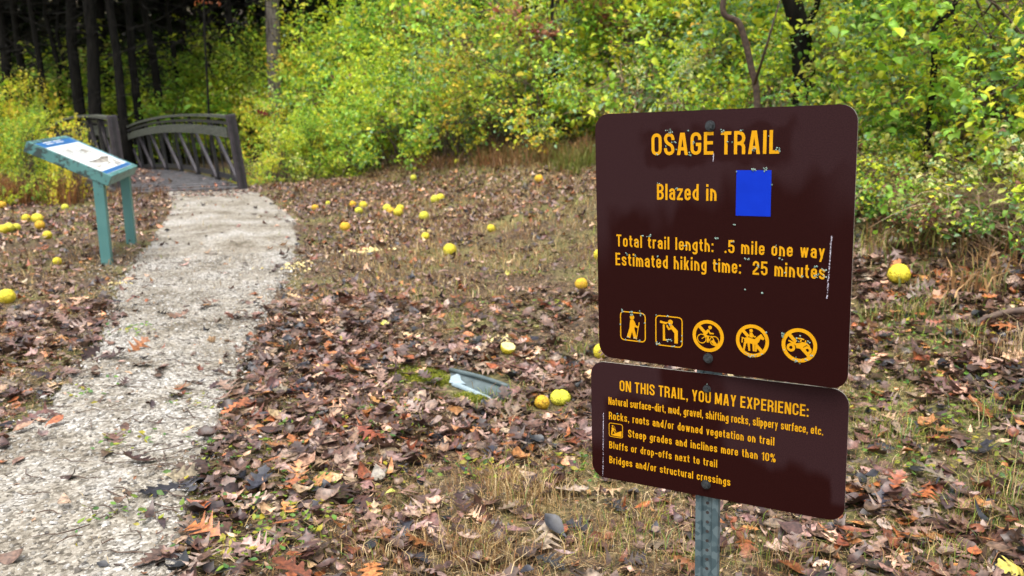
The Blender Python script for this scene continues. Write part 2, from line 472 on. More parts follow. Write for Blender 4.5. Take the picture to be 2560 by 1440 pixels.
kind('olive', 'twig', 'foliage', dict(base, seed=5, sprays=560, palette=[OLIVE, GRN, YEL, BROWN, PALE, DGRN], weights=[.25, .28, .12, .1, .06, .19]),
     dict(base, seed=6, sprays=600, palette=[GRN, OLIVE, LIME, GOLD, BLUEG], weights=[.3, .2, .2, .15, .15]))
kind('pale', 'cane', 'foliage', dict(base, seed=7, sprays=620, per=8, size=.05, palette=[BLUEG, GRN, LIME, PALE, YEL, BROWN, DGRN], weights=[.28, .2, .16, .1, .1, .04, .12]),
     dict(base, seed=8, sprays=580, per=8, size=.055, palette=[BLUEG, GRN, LIME, PALE, GOLD, DGRN], weights=[.3, .24, .16, .08, .08, .14]))
kind('gold', 'twig', 'foliage', dict(base, seed=9, sprays=330, per=9, size=.075, palette=[YEL, GOLD, LIME, PALE], weights=[.45, .3, .2, .05]))
kind('understory', 'bark_dark', 'foliage', dict(base, seed=10, sprays=520, per=8, size=.10, palette=[GRN, LIME, (.3, .45, .05), OLIVE], weights=[.35, .3, .25, .1]))
kind('rust', 'twig', 'foliage', dict(base, seed=12, sprays=420, per=8, size=.075, palette=[(.28, .07, .03), (.36, .13, .05), (.2, .06, .04), (.42, .2, .07)], weights=[.35, .3, .2, .15]))
kind('low', 'cane', 'foliage', dict(seed=13, rx=.75, ry=.75, h=.85, sprays=190, per=7, size=.042, palette=[BLUEG, GRN, LIME, PALE, BROWN, DGRN, OLIVE], weights=[.16, .18, .10, .06, .2, .18, .14], base=.05))

GROUP = 'leafy shrubs of the thicket round the clearing'
def shrub(kname, var, loc, height, label, wide=1.0, cat='shrub', name='shrub'):
    f, s, h = KINDS[kname][var % len(KINDS[kname])]
    z = float(gz(loc[0], loc[1]))-.03
    t = empty(name, (loc[0], loc[1], z), rnd.uniform(0, 2*PI)); k = height/h; t.scale = (k*wide, k*wide, k)
    tag(t, label, cat, GROUP)
    for nm, me in (('foliage', f), ('stems', s)):
        o = bpy.data.objects.new(nm, me); COL.objects.link(o); o.parent = t
    return t

def back(px, py, m):
    """a ground point m metres straight behind the one seen at px, py"""
    p = at(px, py)[:2]; u = p/np.linalg.norm(p); return p+u*m

SH = [
 # kind, variant, place, height, width, label
 ('yellow', 0, back(700, 462, .9), 1.75, .95, 'yellow shrub whose leaves touch the right end post of the footbridge'),
 ('lime', 1, back(800, 452, 1.0), 1.9, .95, 'green shrub second to the right of the footbridge, foot dark and leafy'),
 ('yellow', 1, back(905, 442, 1.1), 2.3, .95, 'yellow-lime shrub behind the pairs of fallen hedge apples'),
 ('lime', 0, back(1020, 430, 1.2), 2.5, .95, 'bright green shrub in the middle of the thicket above the lone yellow fruit'),
 ('olive', 1, back(1130, 418, 1.1), 2.3, .9, 'dull green shrub just behind the fruit lying against the thicket foot'),
 ('olive', 0, back(1240, 405, 1.1), 2.4, .95, 'olive and brown shrub rising from russet weeds left of the brown sign'),
 ('olive', 1, back(1360, 398, 1.2), 2.6, 1.0, 'yellowish open shrub beside the left edge of the brown sign'),
 ('yellow', 0, back(610, 452, 2.9), 2.7, .95, 'yellow shrub overhanging the right handrail of the footbridge'),
 ('yellow', 1, back(700, 440, 3.0), 3.5, .95, 'tall yellow shrub standing against the dark wood'),
 ('yellow', 0, back(800, 430, 3.0), 4.0, .9, 'tall golden-yellow shrub at the upper middle left of the thicket'),
 ('lime', 0, back(900, 420, 3.1), 4.2, .9, 'tall lime shrub behind the yellow-lime one'),
 ('lime', 1, back(1010, 410, 3.0), 4.2, .95, 'tall vivid green shrub at the top middle of the thicket'),
 ('yellow', 1, back(1120, 400, 3.2), 4.3, .95, 'tall mottled yellow-green shrub under the rust-red tree'),
 ('olive', 0, back(1230, 395, 3.0), 4.2, 1.0, 'tall dull olive shrub under the rust-red tree'),
 ('olive', 1, back(1400, 385, 2.6), 4.2, .95, 'tall mixed green and yellow shrub just left above the brown sign'),
 ('yellow', 0, back(520, 428, 5.4), 2.5, 1.0, 'small yellow shrub over the far half of the right handrail'),
 ('pale', 0, back(1560, 370, .6), 2.5, 1.0, 'pale bluish-green shrub directly behind the top left corner of the brown sign'),
 ('pale', 1, back(1730, 380, .6), 2.1, 1.0, 'pale green shrub below the crooked trunk, behind the brown sign'),
 ('pale', 0, back(1900, 400, .7), 2.1, 1.0, 'grey-green shrub behind the top middle of the brown sign'),
 ('pale', 1, back(2050, 430, .7), 2.1, 1.0, 'leafy pale shrub behind the top right corner of the brown sign'),
 ('lime', 1, back(1560, 360, 3.0), 4.3, 1.0, 'tall green shrub left of the crooked trunk'),
 ('yellow', 1, back(1720, 365, 3.0), 4.2, 1.0, 'tall yellow-green shrub right behind the crooked trunk'),
 ('lime', 0, back(1880, 380, 3.0), 4.2, 1.0, 'tall lime shrub between the crooked trunk and the dark trunk'),
 ('olive', 1, back(2040, 400, 2.8), 4.2, 1.0, 'tall shrub right of the dark trunk at the top edge'),
 ('pale', 0, back(2200, 470, 1.0), 1.7, 1.0, 'pale shrub close to the right edge of the brown sign'),
 ('pale', 1, back(2340, 500, 1.1), 1.6, 1.0, 'pale open shrub above the bramble at right'),
 ('lime', 0, back(2480, 525, 1.1), 1.5, 1.0, 'yellow-green leafy shrub at the right edge of the clearing'),
 ('lime', 1, back(2180, 450, 2.6), 3.4, 1.05, 'tall green shrub upper right of the brown sign'),
 ('pale', 1, back(2330, 480, 2.4), 3.1, 1.05, 'tall pale shrub with a dark forked branch at the upper right'),
 ('pale', 0, back(2500, 520, 2.4), 3.0, 1.05, 'tall broad-leaved pale shrub in the top right corner'),
 ('lime', 1, back(2640, 560, 1.6), 3.0, 1.05, 'green shrub cut by the right edge of the photo'),
 ('lime', 0, at(25, 470)[:2]+np.array([-.3, 1.4]), 2.1, .9, 'green and yellow shrub at the left edge behind the information panel'),
 ('yellow', 1, at(-120, 470)[:2]+np.array([-.2, 1.0]), 2.7, 1.0, 'tall yellow-green shrub cut by the left edge of the photo'),
 ('gold', 0, np.array([-6.62, 13.0]), 1.32, .5, 'small yellow bush hiding the near part of the left handrail'),
 ('lime', 1, np.array([-7.45, 13.2]), 1.5, .6, 'green bush covering the far left end of the left handrail'),
 ('lime', 1, at(150, 462)[:2]+np.array([0, 1.0]), 1.5, .9, 'low green shrub between the information panel and the left handrail'),
 ('gold', 0, at(60, 462)[:2]+np.array([.0, .7]), 2.75, .7, 'loose sapling with drooping yellow leaf sprays above the information panel'),
]
for kname, var, p, h, wd, lab in SH: shrub(kname, var, p, h, lab, wd)
for i, (px, py, h, lab) in enumerate(((2180, 520, .65, 'low leafy bush by the sign edge, above the bright fruit on the bank'), (2300, 545, .65, 'low bush with pale leaves above the single fruit on the bank'),
        (2420, 575, .65, 'low bush at the foot of the tan bramble canes'), (2540, 610, .65, 'low pale-leaved bush above the fallen grey branch'), (2250, 500, .8, 'knee-high green bush behind the low bushes on the bank'), (2400, 525, .8, 'knee-high bush tangled with canes on the bank'), (2530, 560, .8, 'knee-high bush at the right edge of the bank'))):
    shrub('low', 0, at(px, py)[:2], h, lab, 1.0, 'bush', 'bush')
for i, (x, y, h, lab) in enumerate(((-17.5, 27, 3.2, 'shaded green shrub among the leftmost dark trunks'), (-14.6, 28, 2.9, 'shaded green shrub between the two thick trunks'), (-12, 27.5, 3.4, 'green understory shrub behind the leaning trunks'), (-9.6, 29, 3.4, 'green understory shrub right of the leaning trunks'), (-20.5, 29, 3.4, 'shaded green shrub at the far left of the wood'), (-7.4, 27, 3.0, 'green understory shrub behind the right handrail'), (-16, 33, 3.6, 'far green shrub deep in the dark wood'), (-11, 34, 3.6, 'far green shrub deep in the wood behind the leaning trunks'))):
    shrub('understory', 0, (x, y), h, lab, 1.15)

# bramble canes on the bank, right of the sign
def bramble(px, py, seed, label):
    q = random.Random(seed); p = at(px, py); t = empty('bramble', tuple(p)); tag(t, label, 'bramble', 'tan bramble canes on the bank')
    mb = MB(); LV, LF, LC = [], [], []
    P, A, C = [], [], []
    for k in range(8):
        a = q.uniform(0, 2*PI); L = q.uniform(.4, .9); hh = q.uniform(.2, .5); pts = []
        for j in range(8):
            u = j/7; pts.append((math.cos(a)*L*u+q.gauss(0, .015), math.sin(a)*L*u+q.gauss(0, .015), hh*math.sin(PI*u*.85)+.01))
        r = q.uniform(.002, .0038); mb.tube(pts, [r]*6+[r*.7, r*.4], 5)
        for j in range(2, 8):
            if q.random() < .6:
                P.append(np.array(pts[j])+np.array([q.gauss(0, .03), q.gauss(0, .03), q.gauss(0.01, .02)])); C.append(q.choice([GRN, LIME, BLUEG, (.3, .16, .09), YEL]))
    mb.build('canes', M['cane'], t, smooth=True)
    n = len(P); T, F = leaf_template([.02, .26, .28, .02], .2, .6, 0)
    V, FF, CC = instances(T, F, rot_from(np.stack([RNG.normal(0, .5, n), RNG.normal(0, .5, n), np.ones(n)], -1), RNG.uniform(0, 6.28, n)), RNG.uniform(.04, .07, n), np.array(P), np.array(C))
    link('foliage', mesh_np('foliage', V, FF, CC), M['foliage'], t)
bramble(2380, 600, 1, 'arching tan bramble above the bright fruit on the bank')
bramble(2480, 640, 2, 'arching bramble near the right edge above the grey branch')
bramble(2240, 570, 3, 'thin bramble nearest the right edge of the brown sign')

# ------------------------------------------------------------------ trees
def trunk_tube(mb, pts, r0, r1, n=10):
    m = len(pts); mb.tube(pts, [r0+(r1-r0)*i/(m-1) + (r0*.35 if i == 0 else 0) for i in range(m)], n)

def tree_meshes(seed, h, r, crown_z, crown_r, sprays, palette, size=.2, per=8, bare=20):
    q = random.Random(seed); mb = MB()
    pts = [(q.gauss(0, .05)*k, q.gauss(0, .05)*k, h*k/9) for k in range(10)]; pts[0] = (0, 0, -.2)
    trunk_tube(mb, pts, r, r*.25)
    for k in range(bare):                                        # limbs and dead lower twigs
        z = q.uniform(.28, .95); i = int(z*9); p = np.array(pts[i]); a = q.uniform(0, 2*PI); L = q.uniform(.7, 2.6)*(1.15-z*.5)
        d = np.array([math.cos(a), math.sin(a), q.uniform(-.15, .6)]); e = p+d*L; m = (p+e)/2+np.array([q.gauss(0, .12), q.gauss(0, .12), q.gauss(.05, .1)])
        rr = r*q.uniform(.1, .28); mb.tube([p, m, e], [rr, rr*.6, rr*.15], 5)
    tr = bpy.data.meshes.new('trunk'); tr.from_pydata(mb.v, [], mb.f); tr.polygons.foreach_set('use_smooth', np.ones(len(tr.polygons), bool))
    f, s = shrub_mesh(seed+50, crown_r, crown_r, h-crown_z+1.0, sprays, per, size, palette, [1]*len(palette), base=.0)
    V = np.zeros(len(f.vertices)*3, np.float32); f.vertices.foreach_get('co', V); V = V.reshape(-1, 3); V[:, 2] += crown_z; f.vertices.foreach_set('co', V.ravel())
    f.name = 'crown'; bpy.data.meshes.remove(s)
    return tr, f
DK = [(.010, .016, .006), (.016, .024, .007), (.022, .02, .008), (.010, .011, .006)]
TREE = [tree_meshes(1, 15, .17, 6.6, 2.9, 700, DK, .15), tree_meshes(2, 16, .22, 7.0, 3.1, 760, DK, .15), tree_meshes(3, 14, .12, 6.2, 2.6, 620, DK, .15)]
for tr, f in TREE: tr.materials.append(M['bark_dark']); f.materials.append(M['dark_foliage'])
def tree(var, loc, scale, lean, label, name='tree', group='dark trees of the wood beyond the footbridge', rad=1.0):
    tr, f = TREE[var]; t = empty(name, (loc[0], loc[1], float(gz(*loc))), rnd.uniform(0, 6.28)); t.scale = (scale*rad*.8, scale*rad*.8, scale)
    t.rotation_mode = 'ZYX' ; t.rotation_euler = (0, 0, t.rotation_euler[2])
    L = Matrix.Rotation(lean, 4, 'Y') @ Matrix.Rotation(rnd.uniform(0, 6.28), 4, 'Z'); t.rotation_mode = 'XYZ'; t.rotation_euler = L.to_euler('XYZ')
    tag(t, label, 'tree', group)
    for nm, me in (('trunk', tr), ('crown', f)):
        o = bpy.data.objects.new(nm, me); COL.objects.link(o); o.parent = t
def wood(px, D): return ((px-1280)/FPX*D, D*.99)
TREES = [(2, 150, 25, 1.0, .0, 'thin dark tree leftmost in the wood beyond the footbridge'), (2, 186, 28, 1.0, .02, 'thin dark tree second from the left in the wood'),
 (2, 214, 30, .9, -.01, 'slender far tree between the thin and the thick trunks'), (1, 232, 25, 1.0, .015, 'thick dark tree above the hidden end of the left handrail'), (1, 270, 24, 1.05, .0, 'thickest dark tree left of the leaning pair'),
 (0, 345, 24, 1.0, -.06, 'dark tree leaning left, nearer of the leaning pair'), (0, 380, 26, 1.0, -.055, 'dark tree leaning left, right one of the leaning pair'), (0, 433, 27, 1.0, -.02, 'dark tree just left of the yellow shrubs'),
 (2, 470, 29, 1.0, .02, 'thin dark tree half hidden by the yellow shrubs'), (1, 560, 30, 1.0, .01, 'dark tree rising behind the yellow shrubs'), (0, 620, 28, 1.0, 0, 'dark tree left of the pale grey trunk'), (1, 60, 27, 1.0, 0, 'dark tree above the left edge shrubs'), (0, 5, 25, 1.0, .02, 'dark tree at the left edge of the photo'), (1, 770, 30, 1.0, 0, 'dark tree behind the tall golden shrub'), (0, 110, 31, 1.1, .0, 'far tree behind the yellow leaf sprays at left'), (1, 310, 33, 1.1, .01, 'far tree between the thickest trunk and the leaning pair'), (0, 500, 34, 1.1, 0, 'far tree behind the middle of the right handrail')]
for var, px, D, sc, lean, lab in TREES: tree(var, wood(px, D), sc, lean, lab)

def own_tree(name, pts, r0, r1, mat, label, limbs=(), leaves=None):
    b = np.array(pts[0]); t = empty(name, tuple(b)); tag(t, label, 'tree')
    mb = MB(); P = [np.array(p)-b for p in pts]
    Q = []                                                        # smooth the line
    for i in range(len(P)-1):
        p0, p1, p2, p3 = P[max(i-1, 0)], P[i], P[i+1], P[min(i+2, len(P)-1)]
        for k in range(5):
            u = k/5; Q.append(.5*((2*p1)+(-p0+p2)*u+(2*p0-5*p1+4*p2-p3)*u*u+(-p0+3*p1-3*p2+p3)*u**3))
    Q.append(P[-1]); mb.tube(Q, [r0+(r1-r0)*i/(len(Q)-1) for i in range(len(Q))], 9)
    for line, r in limbs: mb.tube([np.array(p)-b for p in line], [r, r*.8, r*.35][:len(line)] if len(line) == 3 else [r]*(len(line)-1)+[r*.3], 6)
    mb.build('trunk', mat, t, smooth=True)
    if leaves:
        zc, rr, hh, spr, pal, size = leaves
        f, s = shrub_mesh(77+int(r0*1000), rr, rr, hh, spr, 8, size, pal, [1]*len(pal), base=0); bpy.data.meshes.remove(s)
        V = np.zeros(len(f.vertices)*3, np.float32); f.vertices.foreach_get('co', V); V = V.reshape(-1, 3)+np.array(zc)-b; f.vertices.foreach_set('co', V.astype(np.float32).ravel())
        link('crown', f, M['foliage'], t)
def pt(px, py, D):
    d = ray(px, py); return np.array([0, 0, CAM_H])+d*(D/d[1])
D = 8.4
g = pt(1905, 330, D); g[2] = gz(g[0], g[1])-.1
own_tree('crooked_tree', [g, pt(1893, 250, D), pt(1878, 170, D), pt(1862, 100, D), pt(1845, 55, D), pt(1812, 38, D), pt(1808, 5, D), pt(1822, -40, D), pt(1815, -160, D)], .034, .026, M['twig'],
         'crooked grey-brown trunk bending sharply left above the brown sign', [([pt(1885, 215, D), pt(1915, 120, D-.3), pt(1950, 0, D-.4)], .015)], (pt(1815, -160, D), 1.2, 1.5, 300, [YEL, LIME, GRN], .06))
D = 9.3
g = pt(2020, 330, D); g[2] = gz(g[0], g[1])-.1
own_tree('dark_tree', [g, pt(2010, 200, D), pt(2003, 100, D), pt(1985, 20, D), pt(1965, -60, D), pt(1960, -250, D)], .13, .08, M['bark_dark'],
         'dark thick trunk at the top edge right of the crooked trunk', [([pt(2003, 100, D), pt(2040, 20, D), pt(2070, -90, D)], .04)], (pt(1965, -200, D), 1.6, 2, 400, [YEL, LIME, GRN, OLIVE], .06))
D = 7.0
g = pt(2330, 260, D); g[2] = gz(g[0], g[1])-.1
own_tree('forked_tree', [g, pt(2335, 180, D), pt(2330, 95, D), pt(2345, 60, D), pt(2385, 18, D), pt(2400, -60, D)], .028, .016, M['bark_dark'],
         'dark forked branch-like tree among the pale leaves at upper right', [([pt(2340, 70, D), pt(2355, 20, D), pt(2352, -60, D)], .012)], (pt(2400, -120, D), .8, 1.0, 150, [LIME, GRN, BLUEG], .06))
D = 25
g = pt(684, 200, D); g[2] = gz(g[0], g[1])-.1
own_tree('pale_tree', [g, pt(682, 60, D), pt(680, -40, D), pt(678, -300, D)], .22, .15, M['bark_grey'], 'pale grey trunk rising behind the tall yellow shrubs', (), (pt(678, -300, D), 2.5, 3, 300, DK, .15))
D = 14.7
g = pt(1385, 300, D); g[2] = gz(g[0], g[1])-.1
own_tree('rust_leaved_tree', [g, pt(1390, 150, D), pt(1380, 40, D), pt(1390, -120, D)], .04, .025, M['bark_dark'], 'tree with rust-red leaves above the thicket left of the brown sign', (),
         (pt(1395, 95, D), .62, 1.1, 170, [(.3, .09, .05), (.36, .14, .07), (.22, .07, .05), (.4, .2, .1)], .07))
D = 21
g = pt(520, 330, D); g[2] = gz(g[0], g[1])-.1
own_tree('rust_sapling', [g, pt(515, 150, D), pt(510, 20, D), pt(512, -60, D)], .03, .015, M['bark_dark'], 'slim sapling with a few orange-brown leaves before the dark wood', (), (pt(512, 0, D), .9, 1.3, 34, [(.36, .1, .04), (.3, .12, .06)], .1))

# the far wood: a mass of dark twigs and evergreen leaves nobody could count
def far_wood():
    R = np.random.default_rng(5); n = 52000
    x = R.uniform(-48, 12, n); y = R.uniform(37, 50, n); z = R.uniform(0, 1, n)**.9*17
    P = np.stack([x, y, gz(x, y)+z], -1)
    low = z < 3.2
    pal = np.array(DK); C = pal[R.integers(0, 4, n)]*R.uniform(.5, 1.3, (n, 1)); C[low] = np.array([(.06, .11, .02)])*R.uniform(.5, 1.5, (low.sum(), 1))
    T, F = leaf_template([.03, .3, .32, .03], .2, .5, 0)
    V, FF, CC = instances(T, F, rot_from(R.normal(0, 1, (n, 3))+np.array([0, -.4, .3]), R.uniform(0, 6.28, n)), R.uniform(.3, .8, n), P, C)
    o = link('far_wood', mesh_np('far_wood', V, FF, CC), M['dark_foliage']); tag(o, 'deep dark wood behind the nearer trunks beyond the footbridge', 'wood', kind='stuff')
far_wood()
def shade_layer():  # unseen leaf layer added overhead to block skylight and keep the wood dark
    R = np.random.default_rng(6); n = 15000
    x = R.uniform(-40, -1, n); y = R.uniform(29, 40, n); z = R.uniform(9, 14, n)
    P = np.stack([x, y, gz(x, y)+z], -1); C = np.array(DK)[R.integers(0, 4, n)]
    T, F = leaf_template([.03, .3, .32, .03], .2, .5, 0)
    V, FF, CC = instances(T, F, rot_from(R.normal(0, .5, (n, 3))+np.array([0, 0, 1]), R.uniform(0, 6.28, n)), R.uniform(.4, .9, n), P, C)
    o = link('added_shade_leaves', mesh_np('added_shade_leaves', V, FF, CC), M['dark_foliage']); tag(o, 'unseen dark leaf layer added over the wood to block the sky', 'shade_layer', kind='stuff')
shade_layer()
def twig_screen():
    R = random.Random(9); mb = MB()
    for k in range(800):
        D = R.uniform(22, 32); px = R.uniform(-40, 760); p = np.array([(px-1280)/FPX*D, D, 0]); p[2] = gz(p[0], p[1])+R.uniform(2.2, 6.5)
        a = R.uniform(0, 6.28); L = R.uniform(.5, 1.8); d = np.array([math.cos(a), math.sin(a)*.5, R.uniform(-.5, .7)])*L
        mb.tube([p-d/2, p+np.array([R.gauss(0, .08), 0, R.gauss(0, .1)]), p+d/2], [.011, .008, .003], 4)
    o = mb.build('dead_twigs', M['bark_dark']); tag(o, 'tangle of bare grey twigs hanging in the dark wood', 'twigs', kind='stuff')
twig_screen()

# single dark red leaf caught in the yellow shrub by the bridge
def red_leaf():
    p = pt(655, 281, 13.9); T, F = leaf_template(PINOAK, .3, .4, .3)
    mb = MB(); V = T*.2
    me = mesh_np('red_leaf', V, F, np.tile(np.array([[.16, .012, .012]]), (len(V), 1)))
    o = link('red_leaf', me, M['foliage']); o.location = p; o.rotation_euler = (1.5, .35, .2); tag(o, 'dark red leaf caught in the yellow shrub right of the footbridge', 'leaf')
red_leaf()
# ------------------------------------------------------------------ footbridge
M['old_wood'] = noise_mat('old_wood', [(.3, (.02, .022, .016)), (.55, (.065, .07, .052)), (.75, (.13, .13, .10))], 9, .8, bump=.4, stretch=(1, 1, 6), spec=.3)
M['deck_wood'] = noise_mat('deck_wood', [(.3, (.03, .029, .031)), (.55, (.12, .115, .12)), (.75, (.25, .24, .235))], 7, .35, bump=.3, stretch=(1, 4, 1), spec=.5)
M['brown_steel'] = noise_mat('brown_steel', [(.3, (.026, .021, .025)), (.7, (.052, .043, .050))], 12, .5, bump=.1)
M['dark_steel'] = noise_mat('dark_steel', [(.3, (.010, .009, .010)), (.7, (.026, .024, .027))], 12, .5)
def build_bridge():
    zb = float(gz(*BR0)); root = empty('footbridge', (BR0[0], BR0[1], zb)); tag(root, 'arched footbridge with weathered timber handrails and brown steel end posts', 'footbridge')
    L, HW = 11.2, .97
    A3, S3 = np.array([*BA, 0]), np.array([*BS, 0]); Z3 = np.array([0, 0, 1.0])
    zc = lambda s: .012*s - .0052*s*s + .035
    def P(s, side, h): return A3*s + S3*side + Z3*(zc(s)+h)
    mb = MB(); k = 0; s = 0.02
    while s < L:
        tan = A3+Z3*(.012-.0104*s); tan /= np.linalg.norm(tan)
        mb.box(P(s+.07, 0, -.025-.006*((k*7) % 3)), .122, 2*HW+.1, .05, (tan, S3, np.cross(tan, S3))); s += .14; k += 1
    mb.build('deck', M['deck_wood'], root)
    lean = {-1: -.050, 1: -.105}
    for sg in (-1, 1):
        def Q(s, h, off=0): return P(s, sg*HW + lean[sg]*h*(1 if s < 99 else 0) + off, h)
        mb = MB()
        for i in range(14): mb.beam(Q(L*i/14, -.12), Q(L*(i+1)/14, -.12), .09, .20, S3)
        mb.build('bottom_chord', M['dark_steel'], root)
        for s_ in (0.0, L):
            mb = MB(); mb.beam(Q(s_, -.22), Q(s_, 1.25), .15, .12, S3); e = mb.build('end_post', M['brown_steel'], root, bevel=.006)
            mb = MB(); mb.beam(Q(s_-.068, -.2, sg*-.0), Q(s_-.068, 1.235), .05, .012, S3); mb.build('cover_plate', M['dark_steel'], e)
        mb = MB()
        for i in range(20): mb.beam(Q(.05+(L-.1)*i/20, 1.205), Q(.05+(L-.1)*(i+1)/20+.004, 1.205), .15, .05, S3)
        mb.build('handrail', M['old_wood'], root)
        mb = MB()
        for i in range(20): mb.beam(Q(.05+(L-.1)*i/20, 1.10, -sg*.06), Q(.05+(L-.1)*(i+1)/20+.004, 1.10, -sg*.06), .03, .05, S3)
        mb.build('toe_rail', M['dark_steel'], root)
        mb = MB()
        for i in range(20): mb.beam(Q(.07+(L-.14)*i/20, .94, -sg*.075), Q(.07+(L-.14)*(i+1)/20+.004, .94, -sg*.075), .045, .17, S3)
        mb.build('mid_rail', M['old_wood'], root)
        n = 7
        for i in range(1, n):
            mb = MB(); mb.beam(Q(L*i/n, -.05), Q(L*i/n, 1.17), .06, .06, S3); mb.build('upright', M['dark_steel'], root)
        for i in range(n):
            a, b = L*i/n, L*(i+1)/n
            mb = MB(); mb.beam(Q(a+.12, .02, -sg*.01), Q(b-.06, 1.12, -sg*.01), .05, .06, S3); mb.build('diagonal_brace', M['brown_steel'], root)
        for i in range(22):
            if i % 3: mb = MB(); s_ = L*(i+.5)/22; mb.beam(Q(s_, .05, sg*.035), Q(s_, 1.10, sg*.035), .022, .022, S3); mb.build('baluster', M['dark_steel'], root)
        mb = MB()
        for i in range(14): mb.beam(Q(L*i/14, .10, sg*.02), Q(L*(i+1)/14, .10, sg*.02), .03, .10, S3)
        mb.build('toe_board', M['dark_steel'], root)
build_bridge()

# ------------------------------------------------------------------ information panel at the left
def teal_material():
    m, nt, b = new_mat('teal_paint')
    tc = N(nt, 'ShaderNodeTexCoord')
    n1 = N(nt, 'ShaderNodeTexNoise'); n1.inputs['Scale'].default_value = 16; n1.inputs['Detail'].default_value = 7; n1.inputs['Roughness'].default_value = .7
    n2 = N(nt, 'ShaderNodeTexNoise'); n2.inputs['Scale'].default_value = 2.2
    sx = N(nt, 'ShaderNodeSeparateXYZ')
    for n in (n1, n2): nt.links.new(tc.outputs['Object'], n.inputs['Vector'])
    nt.links.new(tc.outputs['Object'], sx.inputs[0])
    hg = N(nt, 'ShaderNodeMapRange'); hg.inputs['From Min'].default_value = .55; hg.inputs['From Max'].default_value = .95; hg.inputs['To Min'].default_value = -.10; hg.inputs['To Max'].default_value = .075
    nt.links.new(sx.outputs['Z'], hg.inputs['Value'])
    ad = N(nt, 'ShaderNodeMath', operation='ADD'); nt.links.new(n1.outputs['Fac'], ad.inputs[0]); nt.links.new(hg.outputs[0], ad.inputs[1])
    f = ramp(nt, ad.outputs[0], [(.55, (0, 0, 0)), (.61, (1, 1, 1))])
    r = ramp(nt, n2.outputs['Fac'], [(.3, (.058, .175, .165)), (.7, (.10, .245, .225))])
    mx = N(nt, 'ShaderNodeMix', data_type='RGBA'); nt.links.new(f.outputs[0], mx.inputs['Factor']); nt.links.new(r.outputs[0], mx.inputs['A']); mx.inputs['B'].default_value = (.03, .05, .045, 1)
    nt.links.new(mx.outputs['Result'], b.inputs['Base Color']); b.inputs['Roughness'].default_value = .5
    return m
M['teal'] = teal_material()
M['panel_white'] = noise_mat('panel_white', [(.3, (.62, .66, .64)), (.7, (.76, .78, .75))], 8, .3)
M['panel_blue'] = noise_mat('panel_blue', [(.3, (.025, .11, .30)), (.7, (.04, .16, .38))], 8, .3)
M['panel_ink'] = noise_mat('panel_ink', [(.35, (.16, .145, .13)), (.65, (.46, .42, .35))], 14, .4)
M['panel_pale_blue'] = noise_mat('panel_pale_blue', [(.3, (.25, .42, .58)), (.7, (.4, .55, .68))], 8, .3)
def info_panel():
    p1, p2 = at(272, 660), at(332, 608)
    root = empty('information_panel', tuple(p1)); tag(root, 'teal low reading stand with a slanted white and blue board beside the gravel path', 'information board')
    e = (p2-p1); e[2] = 0; W = np.linalg.norm(e); e /= W; out = np.array([-e[1], e[0], 0]); out = out if out[0] < 0 else -out   # out: away from the path, uphill of the board
    Z = np.array([0, 0, 1.0]); tl = math.radians(26); sl = out*math.cos(tl)+Z*math.sin(tl); nrm = np.cross(e, sl); nrm = nrm if nrm[2] > 0 else -nrm
    for p, h in ((p1, .815), (p2, .815)):
        q = p-p1; mb = MB(); mb.box(q+Z*(h/2-.06)+out*.012, .092, .10, h+.12, (out, e, Z)); mb.build('leg', M['teal'], root, bevel=.006)
    c0 = Z*.842 + e*(W/2) - sl*.045                                          # low edge of the board, middle
    LEN, WID, TH = .76, W+.12, .10
    def B(u, v, w): return c0 + sl*u + e*v + nrm*w                 # u up the slope, v along, w above
    mb = MB()
    for v in (-1, 1): mb.box(B(LEN/2-.06, v*(WID/2-.025), 0), LEN, .05, TH, (sl, e, nrm))
    for u in (-.035, LEN-.085): mb.box(B(u, 0, 0), .05, WID-.1, TH, (sl, e, nrm))
    mb.box(B(LEN/2-.06, 0, -.02), LEN-.1, WID-.1, .04, (sl, e, nrm))
    mb.build('frame', M['teal'], root, bevel=.004)
    mb = MB(); mb.box(B(LEN/2-.06, 0, .043), LEN-.1, WID-.1, .006, (sl, e, nrm)); bd = mb.build('board', M['panel_white'], root)
    def patch(name, mat, u0, u1, v0, v1, lev=0):
        mb = MB(); w = .0465+lev*.0006
        mb.poly([B(u0, v0, w), B(u1, v0, w), B(u1, v1, w), B(u0, v1, w)], [(0, 1, 2, 3)]); mb.build(name, mat, bd)
    h = WID/2-.055
    patch('header_band', M['panel_blue'], .555, .665, -h, h); patch('footer_band', M['panel_blue'], -.005, .045, -h, h)
    patch('side_band', M['panel_pale_blue'], .05, .55, h-.06, h)
    # blurred picture blocks and text columns
    q = random.Random(3); mb = MB(); k = 0
    def blk(u0, u1, v0, v1):
        nonlocal k; k += 1; w = .0472+k*.00002
        mb.poly([B(u0, v0, w), B(u1, v0, w), B(u1, v1, w), B(u0, v1, w)], [(0, 1, 2, 3)])
    for v0 in (-.48, -.14, .2):
        for r in range(9):
            u = .51-r*.022; blk(u, u+.007, v0, v0+q.uniform(.18, .26))
    pts = [B(.20+.025*math.sin(a*2.3)+.03*math.sin(a), .02+.45*math.cos(a), .0471) for a in np.linspace(0, 2*PI, 40)[:-1]]
    mb.poly(pts, [tuple(range(len(pts)))])
    for r in range(7): blk(.10-r*.004+q.uniform(-.03, .03), .125+q.uniform(-.03, .03), -.45+r*.13, -.36+r*.13)
    blk(.36, .42, .1, .24); blk(.40, .47, -.25, -.18)
    mb.build('printed_pictures', M['panel_ink'], bd)
    mb = MB(); k = 0
    for v0 in (-.40, -.06):
        for r in range(2): mb.poly([B(.60+r*.03, v0, .0476), B(.612+r*.03, v0, .0476), B(.612+r*.03, v0+.28, .0476), B(.60+r*.03, v0+.28, .0476)], [(0, 1, 2, 3)])
    mb.build('header_lines', M['panel_white'], bd)
info_panel()

